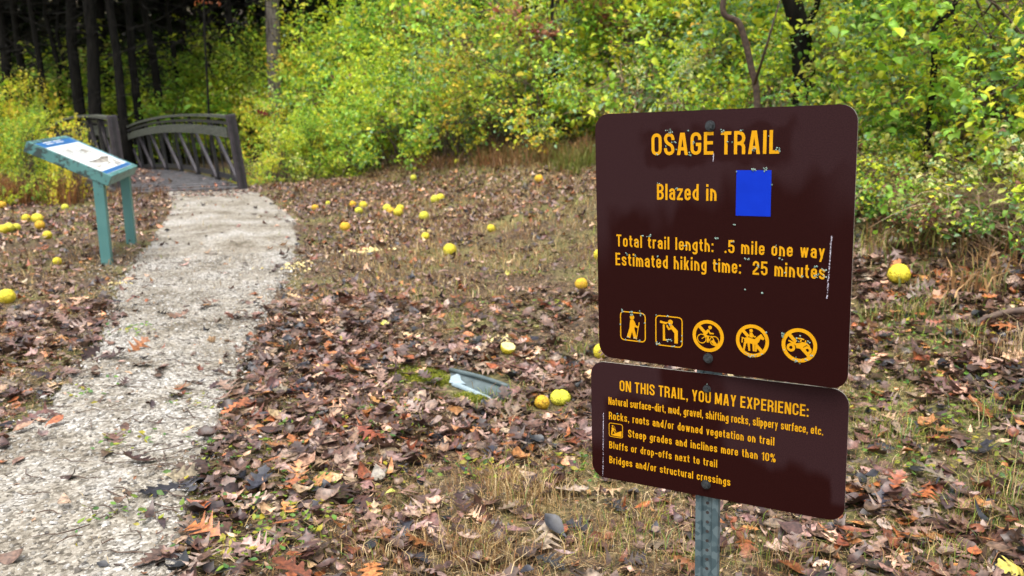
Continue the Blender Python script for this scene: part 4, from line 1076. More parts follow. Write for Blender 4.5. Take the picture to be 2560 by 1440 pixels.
def trail_sign():
    UO, UE, UU = (.202, 2.1185, 1.5132), (.8266, -.561, .0455), (-.0372, .0261, .999)
    LK = 1.027                                    # the lower plate sits flush with the upper one on the post
    LO, LE, LU = (.1971*LK, 2.0442*LK, CAM_H+(.9114-CAM_H)*LK), (.8665, -.4972, .0453), (-.0302, .0382, .9988)
    n1 = np.array([-.5616, -.8274, 0]); n2 = np.array([-.4983, -.8668, .0181])
    e1, e2, u1, u2 = [np.array(q) for q in (UE, LE, UU, LU)]
    pu = np.array(UO)+e1*.2935-u1*.036-n1*.0055; pl = np.array(LO)+e2*.2977*LK-u2*.273*LK-n2*.0055
    ax = (pu-pl)/np.linalg.norm(pu-pl); foot = pl-ax*((pl[2]-(float(gz(pl[0], pl[1]))-.25))/ax[2]); top = pu+ax*.02
    root = empty('trail_sign', (foot[0], foot[1], float(gz(foot[0], foot[1])))); tag(root, 'brown trail sign of two plates with yellow lettering on a galvanised channel post', 'trail sign'); inv = Matrix.Translation(-Vector(root.location))
    # channel post: flange, web, flange; drilled with holes every inch
    mb = MB(); rl = np.array(root.location); ex = e2-ax*(e2@ax); ex /= np.linalg.norm(ex); nn = np.cross(ex, ax); nn = nn if nn@n2 > 0 else -nn
    L = np.linalg.norm(top-foot)
    prof = [(-.031, -.020), (-.0295, -.003), (-.0165, .0), (-.0125, -.0245), (.0125, -.0245), (.0165, 0), (.0295, -.003), (.031, -.020)]
    prof = [(-.030, .0), (-.016, .0), (-.0105, -.028), (.0105, -.028), (.016, .0), (.030, .0)]
    # an open channel seen from the front: two flanges touch the plate, the recessed middle carries the holes
    prof = [(-.0305, -.014), (-.0285, -.0015), (-.0140, -.0008), (-.0105, -.0085), (.0105, -.0085), (.0140, -.0008), (.0285, -.0015), (.0305, -.014)]
    def pp(x, d, s): return foot+ax*s+ex*x+nn*d-rl
    back_ = [(x*.96, d-.0032) for x, d in prof]
    ring = prof+back_[::-1]; m = len(ring)
    P = [pp(x, d, s) for s in (0, L) for x, d in ring]
    mb.poly(P, [(i, (i+1) % m, (i+1) % m+m, i+m) for i in range(m)]+[tuple(range(m))[::-1], tuple(range(m, 2*m))])
    post = mb.build('post', M['galv'], root)
    mb = MB(); s = .05; 
    while s < L-.02:
        A = [pp(.0042*math.cos(a), -.0081+.0001, s+.0042*math.sin(a)) for a in np.linspace(0, 2*PI, 13)[:-1]]; B = [pp(.0042*math.cos(a), -.0085, s+.0042*math.sin(a)) for a in np.linspace(0, 2*PI, 13)[:-1]]
        mb.poly(A+B, [tuple(range(12))]+[(i, (i+1) % 12, (i+1) % 12+12, i+12) for i in range(12)]); s += .0254
    mb.build('bolt_hole', noise_mat('hole_dark', [(.3, (.012, .010, .009)), (.7, (.06, .045, .04))], 60, .9), post)
    S = .6096; Y = M['yellow']
    pan, *_ = panel(root, inv, UO, UE, UU, S, S, .036, 'upper_plate', True, brown_panel_material('brown_upper', S, S, 1, True)); pan['label'] = 'larger square brown plate naming the trail'
    text_line('OSAGE TRAIL', .1499, .5094, .0508, .4504, .5103, .0508, Y, pan, track=.135, space=.22)
    text_line('Blazed in', .1634, .4053, .0376, .3098, .4054, .0379, Y, pan, track=.15, space=.44)
    text_line('Total trail length:  .5 mile one way', .0540, .2881, .0302, .5527, .2863, .0298, Y, pan, track=.17, space=.42)
    text_line('Estimated hiking time:  25 minutes', .0509, .2409, .0316, .5547, .2411, .0312, Y, pan, track=.17, space=.42)
    F = Flat(.0006); F.poly([(.3555, .3733), (.4343, .3733), (.4345, .4748), (.3560, .4748)]); F.build('blue_blaze', M['blaze_blue'], pan)
    pictograms(pan); hexbolt(pan, .2939, .574); hexbolt(pan, .2929, .0322)
    lichen(pan, [(.162, .512, .005, 9), (.196, .562, .009, 22), (.205, .538, .005, 8), (.187, .530, .003, 5), (.212, .523, .003, 5), (.246, .512, .005, 8), (.255, .536, .004, 6), (.243, .564, .004, 6), (.322, .560, .006, 10), (.345, .538, .003, 5), (.335, .537, .002, 4), (.366, .562, .003, 5),
        (.398, .520, .005, 14), (.446, .520, .007, 18), (.428, .548, .002, 4), (.213, .433, .003, 6), (.168, .444, .003, 4), (.394, .476, .007, 20), (.421, .476, .007, 18), (.435, .444, .002, 4), (.3565, .471, .0015, 3), (.352, .352, .0015, 3), (.143, .318, .006, 16), (.124, .318, .003, 6), (.11, .30, .002, 4), (.235, .298, .003, 6), (.312, .319, .005, 10), (.348, .313, .004, 8), (.445, .309, .004, 7), (.46, .28, .003, 5),
        (.08, .271, .003, 6), (.107, .267, .003, 5), (.163, .270, .004, 6), (.31, .262, .004, 7), (.385, .275, .007, 14), (.41, .262, .003, 4), (.505, .245, .004, 8), (.538, .247, .007, 14), (.551, .262, .006, 12), (.533, .268, .006, 10), (.47, .25, .003, 5), (.553, .248, .004, 8),
        (.068, .126, .007, 18), (.094, .125, .005, 14), (.118, .125, .007, 16), (.093, .118, .004, 12), (.063, .09, .002, 4), (.13, .1, .002, 4), (.075, .052, .004, 7), (.115, .052, .005, 9), (.082, .06, .004, 7), (.102, .06, .003, 6),
        (.164, .053, .008, 18), (.19, .065, .008, 16), (.205, .051, .006, 10), (.196, .105, .005, 8), (.226, .08, .002, 5), (.226, .065, .002, 4), (.16, .123, .003, 4), (.19, .124, .003, 4), (.39, .051, .007, 12), (.405, .05, .006, 10), (.42, .058, .003, 5), (.385, .056, .003, 5), (.43, .11, .002, 4),
        (.50, .052, .009, 20), (.52, .056, .003, 6), (.502, .105, .008, 14), (.53, .068, .005, 9), (.468, .075, .003, 5), (.52, .098, .004, 6), (.468, .112, .004, 12), (.468, .105, .003, 8), (.38, .205, .002, 3), (.42, .2, .0015, 2)], 4)
    scratch(pan, .5653, .3366, .5601, .1998, 1, 170); scratch(pan, .302, .515, .301, .495, 2, 30, .0010)
    low, *_ = panel(root, inv, LO, LE, LU, S, S/2, .036, 'lower_plate', False, brown_panel_material('brown_lower', S, S/2, 0, False), LK); low['label'] = 'smaller oblong brown plate listing trail conditions'
    text_line('ON THIS TRAIL, YOU MAY EXPERIENCE:', .0777, .2356, .0275, .5267, .2332, .0273, Y, low, track=.14, space=.28)
    text_line('Natural surface-dirt, mud, gravel, shifting rocks, slippery surface, etc.', .0473, .1963, .0202, .5587, .1951, .0196, Y, low, track=.15, space=.34)
    text_line('Rocks, roots and/or downed vegetation on trail', .0482, .1581, .0200, .4542, .1544, .0196, Y, low, track=.18, space=.42)
    text_line('Steep grades and inclines more than 10%', .0995, .1188, .0200, .4584, .1148, .0197, Y, low, track=.18, space=.42)
    text_line('Bluffs or drop-offs next to trail', .0482, .0815, .0188, .3238, .0786, .0195, Y, low, track=.18, space=.42)
    text_line('Bridges and/or structural crossings', .0482, .0422, .0196, .3556, .0388, .0191, Y, low, track=.18, space=.42)
    F = Flat(.0006); u0, v0, W, H = .0482, .1135, .0362, .0352; square_border(F, u0, v0, u0+W, v0+H, .0016, .005); T = lambda x, y: (u0+x*W, v0+y*H)
    F.poly([T(.10, .10), T(.92, .08), T(.92, .52)]); F.disc(*T(.26, .80), .0022); F.poly([T(.18, .70), T(.32, .70), T(.36, .46), T(.20, .44)]); F.poly([T(.18, .48), T(.28, .46), T(.24, .20), T(.14, .16)]); F.poly([T(.28, .48), T(.36, .46), T(.50, .32), T(.42, .28)])
    F.ribbon([T(.32, .62), T(.48, .50)], .0022); F.ribbon([T(.38, .82), T(.52, .40)], .0010)
    F.build('steep_grade_pictogram', Y, low); hexbolt(low, .2973, .2684, .0075); hexbolt(low, .2978, .0316, .0092)
    lichen(low, [(.297, .278, .002, 4), (.21, .2, .0015, 3), (.07, .175, .0012, 2)], 8); scratch(low, .0326, .1729, .0293, .004, 3, 150, .0011)
trail_sign()

# ------------------------------------------------------------------ half buried sheet metal
M['sheet'] = noise_mat('sheet_metal', [(.3, (.035, .052, .052)), (.7, (.085, .115, .115))], 14, .5, bump=.15)
M['sheet_light'] = noise_mat('sheet_light', [(.3, (.16, .22, .24)), (.7, (.28, .35, .37))], 20, .35)
M['sheet_dark'] = noise_mat('sheet_dark', [(.3, (.055, .05, .065)), (.7, (.11, .10, .13))], 20, .5)
def sheet_metal():
    A, Bc, Cc, E = [at(*p) for p in ((1126, 945), (1270, 985), (1222, 1002), (1128, 962))]
    o = A.copy(); root = empty('metal_sheet', tuple(o)); tag(root, 'half buried grey-blue sheet metal scrap with a rolled edge among the leaves', 'scrap metal')
    Z = np.array([0, 0, 1.0]); a, b, c, e = A-o, Bc-o, Cc-o, E-o
    def lerp(p, q, t): return p*(1-t)+q*t
    pts = [lerp(a, b, t)+Z*(.048+.012*math.sin(t*2.6)-.012*t) for t in np.linspace(0, 1, 9)]
    mb = MB(); mb.tube(pts, [.0125]*9, 12); mb.build('rolled_edge', M['sheet'], root, smooth=True)
    g = MB(); n, m = 10, 6; P = []
    for j in range(m+1):
        for i in range(n+1):
            t, s = i/n, j/m; top = lerp(a, b, t)+Z*(.044-.01*t); bot = lerp(e, c, t)+Z*.014
            P.append(lerp(top, bot, s)-Z*(.022*math.sin(PI*s)))
    g.poly(P, [(j*(n+1)+i, j*(n+1)+i+1, (j+1)*(n+1)+i+1, (j+1)*(n+1)+i) for j in range(m) for i in range(n)]); g.build('plate', M['sheet'], root, smooth=True)
    g = MB(); P = []
    for i in range(11):
        t = i/10; q = lerp(e-np.array([.0, .012, 0]), c+np.array([.02, -.02, 0]), t); w = .022*(1-t*.75); P += [q+Z*(.020-.006*t), q+np.array([.008, w, 0])+Z*(.024-.006*t), q+np.array([.004, -w*.5, 0])+Z*.004]
    g.poly(P, [(i*3, i*3+3, i*3+4, i*3+1) for i in range(10)]+[(i*3+2, i*3+5, i*3+3, i*3) for i in range(10)]); g.build('front_lip', M['sheet_light'], root, smooth=True)
    g = MB(); q = e+Z*.02; g.poly([q+np.array([-.01, -.02, 0]), q+np.array([.085, -.045, .0]), q+np.array([.056, .0, .008]), q+np.array([.046, .05, .020]), q+np.array([.036, .062, .026]), q+np.array([-.004, .04, .014])], [(0, 1, 2, 3, 4, 5)]); g.build('bent_flap', M['sheet_light'], root)
    g = MB(); g.box(b+Z*.02+np.array([.004, -.012, 0]), .012, .055, .055); g.build('end_plate', M['sheet_dark'], root, bevel=.003)
sheet_metal()

# fallen branch on the bank
def branch():
    p = at(2420, 826); root = empty('fallen_branch', tuple(p)); tag(root, 'fallen grey branch with a forked end lying on the bank at right', 'branch')
    line = [at(*q)+np.array([0, 0, h])-p for q, h in (((2418, 828), .012), ((2450, 815), .03), ((2490, 806), .045), ((2525, 800), .05), ((2560, 797), .05), ((2640, 790), .04))]
    mb = MB(); mb.tube(line, [.008, .016, .018, .019, .019, .015], 8); a = line[3]; f = at(2512, 783)-p
    mb.tube([a, (a+f)/2+np.array([0, 0, .03]), f+np.array([0, 0, .04])], [.014, .011, .006], 6); a = line[1]; f = at(2436, 838)-p; mb.tube([a, f+np.array([0, 0, .01])], [.01, .004], 6)
    mb.build('limb', M['twig'], root, smooth=True)
branch()

# ------------------------------------------------------------------ hedge apples
def apple_material(name, cols, brown):
    m, nt, b = new_mat(name); tc = N(nt, 'ShaderNodeTexCoord')
    v = N(nt, 'ShaderNodeTexVoronoi'); v.inputs['Scale'].default_value = 9; n = N(nt, 'ShaderNodeTexNoise'); n.inputs['Scale'].default_value = 2.3; n.inputs['Detail'].default_value = 6
    oi = N(nt, 'ShaderNodeObjectInfo'); ad = N(nt, 'ShaderNodeVectorMath', operation='ADD'); nt.links.new(tc.outputs['Object'], ad.inputs[0]); sc = N(nt, 'ShaderNodeMath', operation='MULTIPLY'); sc.inputs[1].default_value = 30
    nt.links.new(oi.outputs['Random'], sc.inputs[0]); nt.links.new(sc.outputs[0], ad.inputs[1])
    nt.links.new(ad.outputs[0], v.inputs['Vector']); nt.links.new(ad.outputs[0], n.inputs['Vector'])
    r = ramp(nt, v.outputs['Distance'], [(.1, cols[0]), (.42, cols[1]), (.66, cols[2])])
    f = ramp(nt, n.outputs['Fac'], [(brown, (0, 0, 0)), (brown+.1, (.85, .85, .85))])
    mx = N(nt, 'ShaderNodeMix', data_type='RGBA'); nt.links.new(f.outputs[0], mx.inputs['Factor']); nt.links.new(r.outputs[0], mx.inputs['A']); mx.inputs['B'].default_value = (.24, .12, .02, 1)
    nt.links.new(mx.outputs['Result'], b.inputs['Base Color']); b.inputs['Roughness'].default_value = .5; b.inputs['Specular IOR Level'].default_value = .3
    bp = N(nt, 'ShaderNodeBump', invert=True); bp.inputs['Strength'].default_value = .5; bp.inputs['Distance'].default_value = .022; nt.links.new(v.outputs['Distance'], bp.inputs['Height']); nt.links.new(bp.outputs[0], b.inputs['Normal'])
    return m
AY = apple_material('yellow_fruit', [(.90, .76, .07), (.84, .68, .04), (.40, .33, .02)], .63)
AG = apple_material('greenish_fruit', [(.86, .80, .11), (.78, .72, .06), (.36, .36, .03)], .65)
AO = apple_material('overripe_fruit', [(.85, .62, .05), (.76, .48, .03), (.48, .25, .015)], .56)
M['pulp'] = noise_mat('pulp', [(.3, (.55, .40, .12)), (.7, (.82, .72, .36))], 30, .7, bump=.5)
def apple_mesh(seed, kind_='round'):
    R = np.random.default_rng(seed); bm = bmesh.new(); bmesh.ops.create_icosphere(bm, subdivisions=4, radius=1)
    C = R.normal(0, 1, (170, 3)); C /= np.linalg.norm(C, axis=1, keepdims=True)
    for v in bm.verts:
        p = np.array(v.co); d = np.sort(np.linalg.norm(C-p, axis=1))[:2]; k = 1+.085*min(1, (d[1]-d[0])*7)-.05
        k *= 1+.04*math.sin(2.1*p[0]+seed)+.03*math.sin(3*p[1]+1.7*p[2]+seed)
        if kind_ == 'cleft': k *= 1-.30*math.exp(-((p[0]+.05)/.16)**2)*max(0, p[1]*-.4+p[2]*.9+.25)
        q = p*k*np.array([1, 1, .93])
        if kind_ == 'eaten' and q[2] > .25: q[2] = .25+.06*R.random()-.10*math.exp(-(q[0]**2+q[1]**2)/.2)
        if kind_ == 'cleft': q[0] *= 1.22
        v.co = Vector(q)
    me = bpy.data.meshes.new('hedge_apple'); bm.to_mesh(me); bm.free(); me.polygons.foreach_set('use_smooth', np.ones(len(me.polygons), bool)); return me
APM = [(apple_mesh(s), m) for s, m in ((1, AY), (2, AG), (3, AO), (4, AY))]
for me, m in APM: me.materials.append(m)
CLEFT = apple_mesh(9, 'cleft'); CLEFT.materials.append(AG)
EATEN = apple_mesh(11, 'eaten'); EATEN.materials.append(AY); EATEN.materials.append(M['pulp'])
for p in EATEN.polygons:
    if p.center.z > .18 and p.normal.z > .3: p.material_index = 1
AP = [ # x, y of the middle in the photograph, radius in its pixels, mesh, label
 (6, 578, 13, 0, 'yellow fruit cut by the left edge of the photo, left of a touching pair'), (22, 573, 13, 1, 'yellow fruit touching the one cut by the left edge'), (41, 571, 10, 1, 'small greenish fruit right of the touching pair at the left edge'),
 (65, 549, 11, 0, 'yellow fruit left of the stacked pair at the left, by itself'), (93, 550, 14, 3, 'large yellow fruit, upper one of the stacked pair left of the reading stand'), (98, 566, 12, 2, 'orange-yellow fruit, lower one of the stacked pair left of the reading stand'),
 (118, 591, 11, 0, 'yellow fruit below the stacked pair, left of the reading stand'), (162, 521, 9, 1, 'small fruit far left, just behind the reading stand legs'), (4, 515, 10, 2, 'fruit among russet weeds at the left edge'),
 (143, 656, 11, 3, 'yellow fruit in the leaves low beside the near leg of the reading stand'), (16, 747, 20, 0, 'big cracked yellow fruit alone near the left edge, nearest of the left group'),
 (787, 522, 9, 2, 'dull brownish fruit at the path edge, leftmost of the middle group'), (882, 513, 9, 2, 'orange fruit, back left of a cluster of three right of the path'), (908, 517, 11, 0, 'yellow fruit, right one of the cluster of three right of the path'), (897, 530, 10, 1, 'bright fruit at the front of the cluster of three right of the path'),
 (967, 524, 11, 1, 'greenish fruit, leftmost of the cluster of four'), (977, 531, 10, 2, 'orange fruit second in the cluster of four'), (1000, 523, 10, 3, 'yellow fruit at the back right of the cluster of four'), (995, 534, 12, 0, 'large yellow fruit at the front of the cluster of four'),
 (1087, 501, 11, 1, 'left one of a touching pair beyond the clusters'), (1101, 498, 11, 0, 'right one of a touching pair beyond the clusters'), (1060, 544, 13, 1, 'bright yellow fruit alone right of the cluster of four'), (1063, 594, 11, 3, 'yellow fruit with broken pulp just behind it'),
 (1124, 630, 17, 0, 'large lemon-yellow fruit alone in the middle of the leaves'), (863, 571, 13, 2, 'orange-yellow fruit alone beside the path, below the cluster of three'), (1228, 574, 11, 3, 'yellow fruit alone halfway to the brown sign'),
 (1034, 447, 8, 1, 'small far fruit near the foot of the thicket'), (1142, 406, 7, 1, 'tiny fruit lying against the foot of the thicket'), (1348, 450, 11, 2, 'orange-yellow fruit far back near the top left side of the brown sign'), (820, 511, 5, 1, 'tiny greenish fruit between the brownish fruit and the cluster of three'),
 (1452, 714, 16, 2, 'half brown fruit left of the brown sign'), (1503, 884, 20, 0, 'fruit peeping out at the lower left corner of the upper sign plate'), (1500, 642, 16, 3, 'fruit almost hidden behind the left edge of the upper sign plate'), (1356, 1011, 19, 2, 'orange pitted fruit beside the heart shaped one'),
 (2249, 693, 27, 0, 'large bright fruit on the bank right of the brown sign')]
APPLES = []
def apple(px, py, r, me, label):
    # find the place where a fruit of this size rests on the ground and shows at this spot
    bot = at(px, py+r*.75); _, _, w = proj_px(bot); R = float(np.clip(r*w/FPX, .038, .075))
    o = bpy.data.objects.new('hedge_apple', me); COL.objects.link(o); b = at(px, py+r*.55); k = R; o.scale = (k, k, k)
    o.location = (b[0], b[1]+.25*R, float(gz(b[0], b[1]))+R*.80); o.rotation_euler = (rnd.uniform(-.5, .5), rnd.uniform(-.5, .5), rnd.uniform(0, 6.28))
    APPLES.append((o.location[0], o.location[1], R)); tag(o, label, 'hedge apple', 'fallen hedge apples'); return o
for x, y, r, k, lab in AP: apple(x, y, r, APM[k][0], lab)
o = apple(1402, 1000, 22, CLEFT, 'pale heart shaped fruit with a deep cleft beside the orange pitted one'); o.rotation_euler = (.5, 0, .15)
o = apple(1270, 874, 19, EATEN, 'half eaten fruit with torn pale top, above the metal scrap'); o.rotation_euler = (.35, .1, .4)

def pulp(px, py, rx, n, label, s=.012):
    c = at(px, py); mb = MB(); q = random.Random(px)
    for k in range(n):
        x, y = c[0]+q.gauss(0, rx), c[1]+q.gauss(0, rx*.8); z = float(gz(x, y))+.016; r = s*q.uniform(.5, 1.2)
        P = [(x+r*math.cos(a)*q.uniform(.6, 1.2), y+r*math.sin(a)*q.uniform(.6, 1.2), z-.004) for a in np.linspace(0, 2*PI, 7)[:-1]]+[(x+r*.3*q.gauss(0, 1), y+r*.3*q.gauss(0, 1), z+r*.7)]
        mb.poly(P, [(i, (i+1) % 6, 6) for i in range(6)])
    o = mb.build('fruit_pulp', M['pulp']); tag(o, label, 'fruit scraps', kind='stuff')
pulp(915, 630, .10, 46, 'pale torn fruit scraps strewn on leaves right of the path', .022); pulp(740, 668, .12, 34, 'pale fruit scraps scattered at the right edge of the path', .016)
pulp(1245, 852, .07, 46, 'yellow crumbs of fruit just behind the half eaten fruit', .010); pulp(1066, 580, .05, 16, 'broken fruit scraps behind a small yellow fruit', .022); pulp(290, 712, .06, 20, 'pale fruit crumbs on the path edge near the reading stand', .010)
# ------------------------------------------------------------------ leaf litter
def litter_colours(n, far=False):
    pal = np.array([(.055, .030, .024), (.115, .064, .046), (.17, .102, .073), (.26, .085, .028), (.40, .17, .06), (.50, .31, .19), (.022, .021, .025), (.09, .045, .03), (.17, .05, .022), (.30, .20, .15), (.45, .40, .08)])
    w = np.array([.16, .20, .17, .05, .024, .05, .075, .14, .04, .13, .002]); w /= w.sum()
    c = pal[RNG.choice(len(pal), n, p=w)]
    return np.clip(c*(1.12 if far else 1.0)*RNG.uniform(.55, 1.5, (n, 1))*RNG.normal(1, .06, (n, 3)), .004, .8)

def surface_z(x, y):
    d = (x-BR0[0])*BA[0]+(y-BR0[1])*BA[1]; s = (x-BR0[0])*BS[0]+(y-BR0[1])*BS[1]
    on = (d > .02) & (d < 11.1) & (np.abs(s) < .9)
    return np.where(on, float(gz(*BR0))+.012*d-.0052*d*d+.035, gz(x, y))

def scatter_leaves(P, kinds, size, far=False, lift=.012, tilt=.2):
    n = len(P); parts = []
    Z = surface_z(P[:, 0], P[:, 1]); which = RNG.integers(0, len(kinds), n)
    for q, (T, F, sz) in enumerate(kinds):
        i = np.where(which == q)[0]; k = len(i)
        if not k: continue
        tk = np.where(RNG.random(k) < .25, tilt*2.6, tilt)
        nn = np.stack([RNG.normal(0, 1, k)*tk, RNG.normal(0, 1, k)*tk, np.ones(k)], -1)
        flip = RNG.random(k) < .35; 
        R = rot_from(nn, RNG.uniform(0, 2*PI, k)); R[flip, :, 1] *= -1; R[flip, :, 2] *= -1
        S = size*sz*np.clip(RNG.lognormal(0, .28, k), .5, 1.45)
        pos = np.stack([P[i, 0], P[i, 1], Z[i] + lift + RNG.exponential(.008, k) + S*.05], -1)
        sh = .82+.3*RNG.random(len(T)); sh[1::3] *= 1.12
        parts.append(instances(T, F, R, S, pos, litter_colours(k, far), sh))
    return parts

def leaf_kinds(variants, hws):
    out = []
    for hw, sz in hws:
        for _ in range(variants):
            lob = len(hw) > 12
            T, F = leaf_template(hw, rnd.uniform(-.3, .45) if lob else rnd.uniform(-.5, .8), rnd.uniform(-.35, .5) if lob else rnd.uniform(-.8, 1.4), rnd.uniform(-.5, .5), rnd.uniform(-.06, .06))
            out.append((T, F, sz))
    return out

def litter_keep(P):
    d = path_dist(P); px, py, w = proj_px(np.stack([P[:, 0], P[:, 1], gz(P[:, 0], P[:, 1])], -1))
    patch = hash_noise(P, .75, 3)*.6+hash_noise(P, 2.3, 5)*.4
    dens = .25+.95*sstep(.32, .66, patch)
    dens = np.where(px > 980, dens*np.where(py < 640, .8, .9), dens*1.15)        # thinner in the grass to the right
    dens = np.where((d > 0) & (d < .40), dens*.6, dens)
    dens = np.where(d < 0, .24*np.exp(d/.12)+.016, dens)
    onbridge = (P-BR0)@BA
    dens = np.where((onbridge > .5), dens*.5, dens)
    dens = np.where((onbridge > -1.0) & (onbridge < .3) & (np.abs((P-BR0)@BS) < 1.3), np.maximum(dens, .4), dens)
    return RNG.random(len(P)) < dens

def clear_of_sheet(P):
    c = at(1195, 972)[:2]; m = at(1060, 944)[:2]; m2 = at(1185, 1004)[:2]
    ok = np.ones(len(P), bool)
    for ax, ay, R in APPLES: ok &= np.hypot(P[:, 0]-ax, P[:, 1]-ay+.02) > R+.035
    return ok & (np.linalg.norm(P-c, axis=1) > .235) & ((np.linalg.norm(P-m, axis=1) > .15) | (RNG.random(len(P)) < .12)) & (np.linalg.norm(P-m2, axis=1) > .07)

near = leaf_kinds(5, [(OAK, 1.65), (PINOAK, 1.85), (OVAL, 1.15), (OVAL, .85), (BROAD, 1.1), (LANCE, 1.2)])
mid = leaf_kinds(4, [(FAR_OVAL, 1.0), (FAR_LOBED, 1.25), (FAR_OVAL, .75)])
P1 = view_points(24000, 1.7, 6.5); P1 = P1[litter_keep(P1) & clear_of_sheet(P1)]
P2 = view_points(112000, 6.5, 22); P2 = P2[litter_keep(P2) & clear_of_sheet(P2)]
Q1 = view_points(20000, 1.7, 6.5); Q1 = Q1[litter_keep(Q1) & clear_of_sheet(Q1)]
parts = scatter_leaves(P1, near, .071) + scatter_leaves(Q1, near[20:], .047, lift=.004, tilt=.2) + scatter_leaves(P2, mid, .075, True)
# crumbled bits of leaf between the whole ones
P3 = view_points(70000, 1.7, 9); d3 = path_dist(P3); P3 = P3[((d3 > 0) | (RNG.random(len(P3)) < .25*np.exp(d3/.15)+.02)) & clear_of_sheet(P3)]
T3, F3 = leaf_template(FAR_OVAL, .5, .9, .3); n3 = len(P3)
nn3 = np.stack([RNG.normal(0, .45, n3), RNG.normal(0, .45, n3), np.ones(n3)], -1)
pal3 = np.array([(.10, .055, .03), (.19, .11, .06), (.28, .17, .09), (.05, .03, .02), (.22, .09, .035), (.4, .28, .16)])
parts.append(instances(T3, F3, rot_from(nn3, RNG.uniform(0, 6.28, n3)), RNG.uniform(.008, .028, n3), np.stack([P3[:, 0], P3[:, 1], gz(P3[:, 0], P3[:, 1])+RNG.uniform(.006, .022, n3)], -1), pal3[RNG.integers(0, 6, n3)]*RNG.uniform(.6, 1.3, (n3, 1))))
V, F, C = merge(parts)
o = link('leaf_litter', mesh_np('leaf_litter', V, F, C), M['litter'])
tag(o, 'brown and mauve fallen leaves lying over the ground on both sides of the gravel path', 'leaf litter', kind='stuff')

# ------------------------------------------------------------------ grass and straw
def blade_set(P, hmin, hmax, width, cols, lean=.9, lay=.35):
    n = len(P); Z = gz(P[:, 0], P[:, 1])
    az = RNG.uniform(0, 2*PI, n); h = RNG.uniform(hmin, hmax, n); d = np.stack([np.cos(az), np.sin(az)], -1)
    ln = RNG.uniform(.15, lean, n)*h; flat = RNG.random(n) < lay
    ln = np.where(flat, h*1.6, ln); hh = np.where(flat, h*RNG.uniform(.1, .4, n), h)
    pz = RNG.uniform(0, 2*PI, n); sd = np.stack([np.cos(pz), np.sin(pz)], -1)*width[:, None]/2
    V = np.zeros((n, 6, 3))
    for k, (t, zf, wf) in enumerate(((0, 0, 1), (.45, .72, .8), (1, 1, .15))):
        c = P + d*(ln*t**1.7)[:, None]; z = Z + hh*zf - .005
        V[:, 2*k, :2] = c - sd*wf; V[:, 2*k+1, :2] = c + sd*wf; V[:, 2*k, 2] = z; V[:, 2*k+1, 2] = z
    F = np.array([(0, 1, 3, 2), (2, 3, 5, 4)])[None] + (np.arange(n)*6)[:, None, None]
    C = np.repeat(cols[:, None, :], 6, 1)
    return V.reshape(-1, 3), F.reshape(-1, 4), C.reshape(-1, 3)

def grass_cols(n, P, green):
    pal_d = np.array([(.50, .35, .15), (.42, .27, .11), (.30, .18, .075), (.6, .46, .25), (.26, .13, .055)]); pal_g = np.array([(.15, .23, .03), (.26, .29, .05), (.12, .22, .06), (.36, .36, .07)])
    g = RNG.random(n) < green
    c = np.where(g[:, None], pal_g[RNG.integers(0, 4, n)], pal_d[RNG.integers(0, 5, n)])
    return c*RNG.uniform(.7, 1.25, (n, 1))

def grass_keep(P):
    d = path_dist(P); px, py, w = proj_px(np.stack([P[:, 0], P[:, 1], gz(P[:, 0], P[:, 1])], -1))
    pt = hash_noise(P, .9, 9)*.5+hash_noise(P, 3.1, 12)*.5
    k = sstep(.28, .56, pt)*np.where(px > 900, 1.0, .42)
    k = np.where(d < .03, .012, np.where(d < .3, k*.45, k))
    return RNG.random(len(P)) < k, pt, px

parts = []
P = view_points(225000, 1.7, 6.5); k, pt, px = grass_keep(P); k &= clear_of_sheet(P); P = P[k]; g = np.clip((hash_noise(P, .8, 21)-.35)*1.1, .06, .7)*np.where(px[k] > 1900, 1.15, .75)
parts.append(blade_set(P, .015, .06, np.full(len(P), .0026), grass_cols(len(P), P, g), lay=.6))
P = view_points(40000, 1.7, 7); P = P[(path_dist(P) > .05) & clear_of_sheet(P) & (hash_noise(P, 1.1, 9) > .4)]
b_ = blade_set(P, .02, .07, np.full(len(P), .0022), grass_cols(len(P), P, np.full(len(P), .05)), lay=1.0); b_[0][:, 2] += .022; parts.append(b_)
P = view_points(235000, 6.5, 20); k, pt, px = grass_keep(P); P = P[k]; g = np.clip((hash_noise(P, .6, 21)-.30)*1.1, .05, .7)
parts.append(blade_set(P, .03, .085, np.full(len(P), .007), grass_cols(len(P), P, g)))
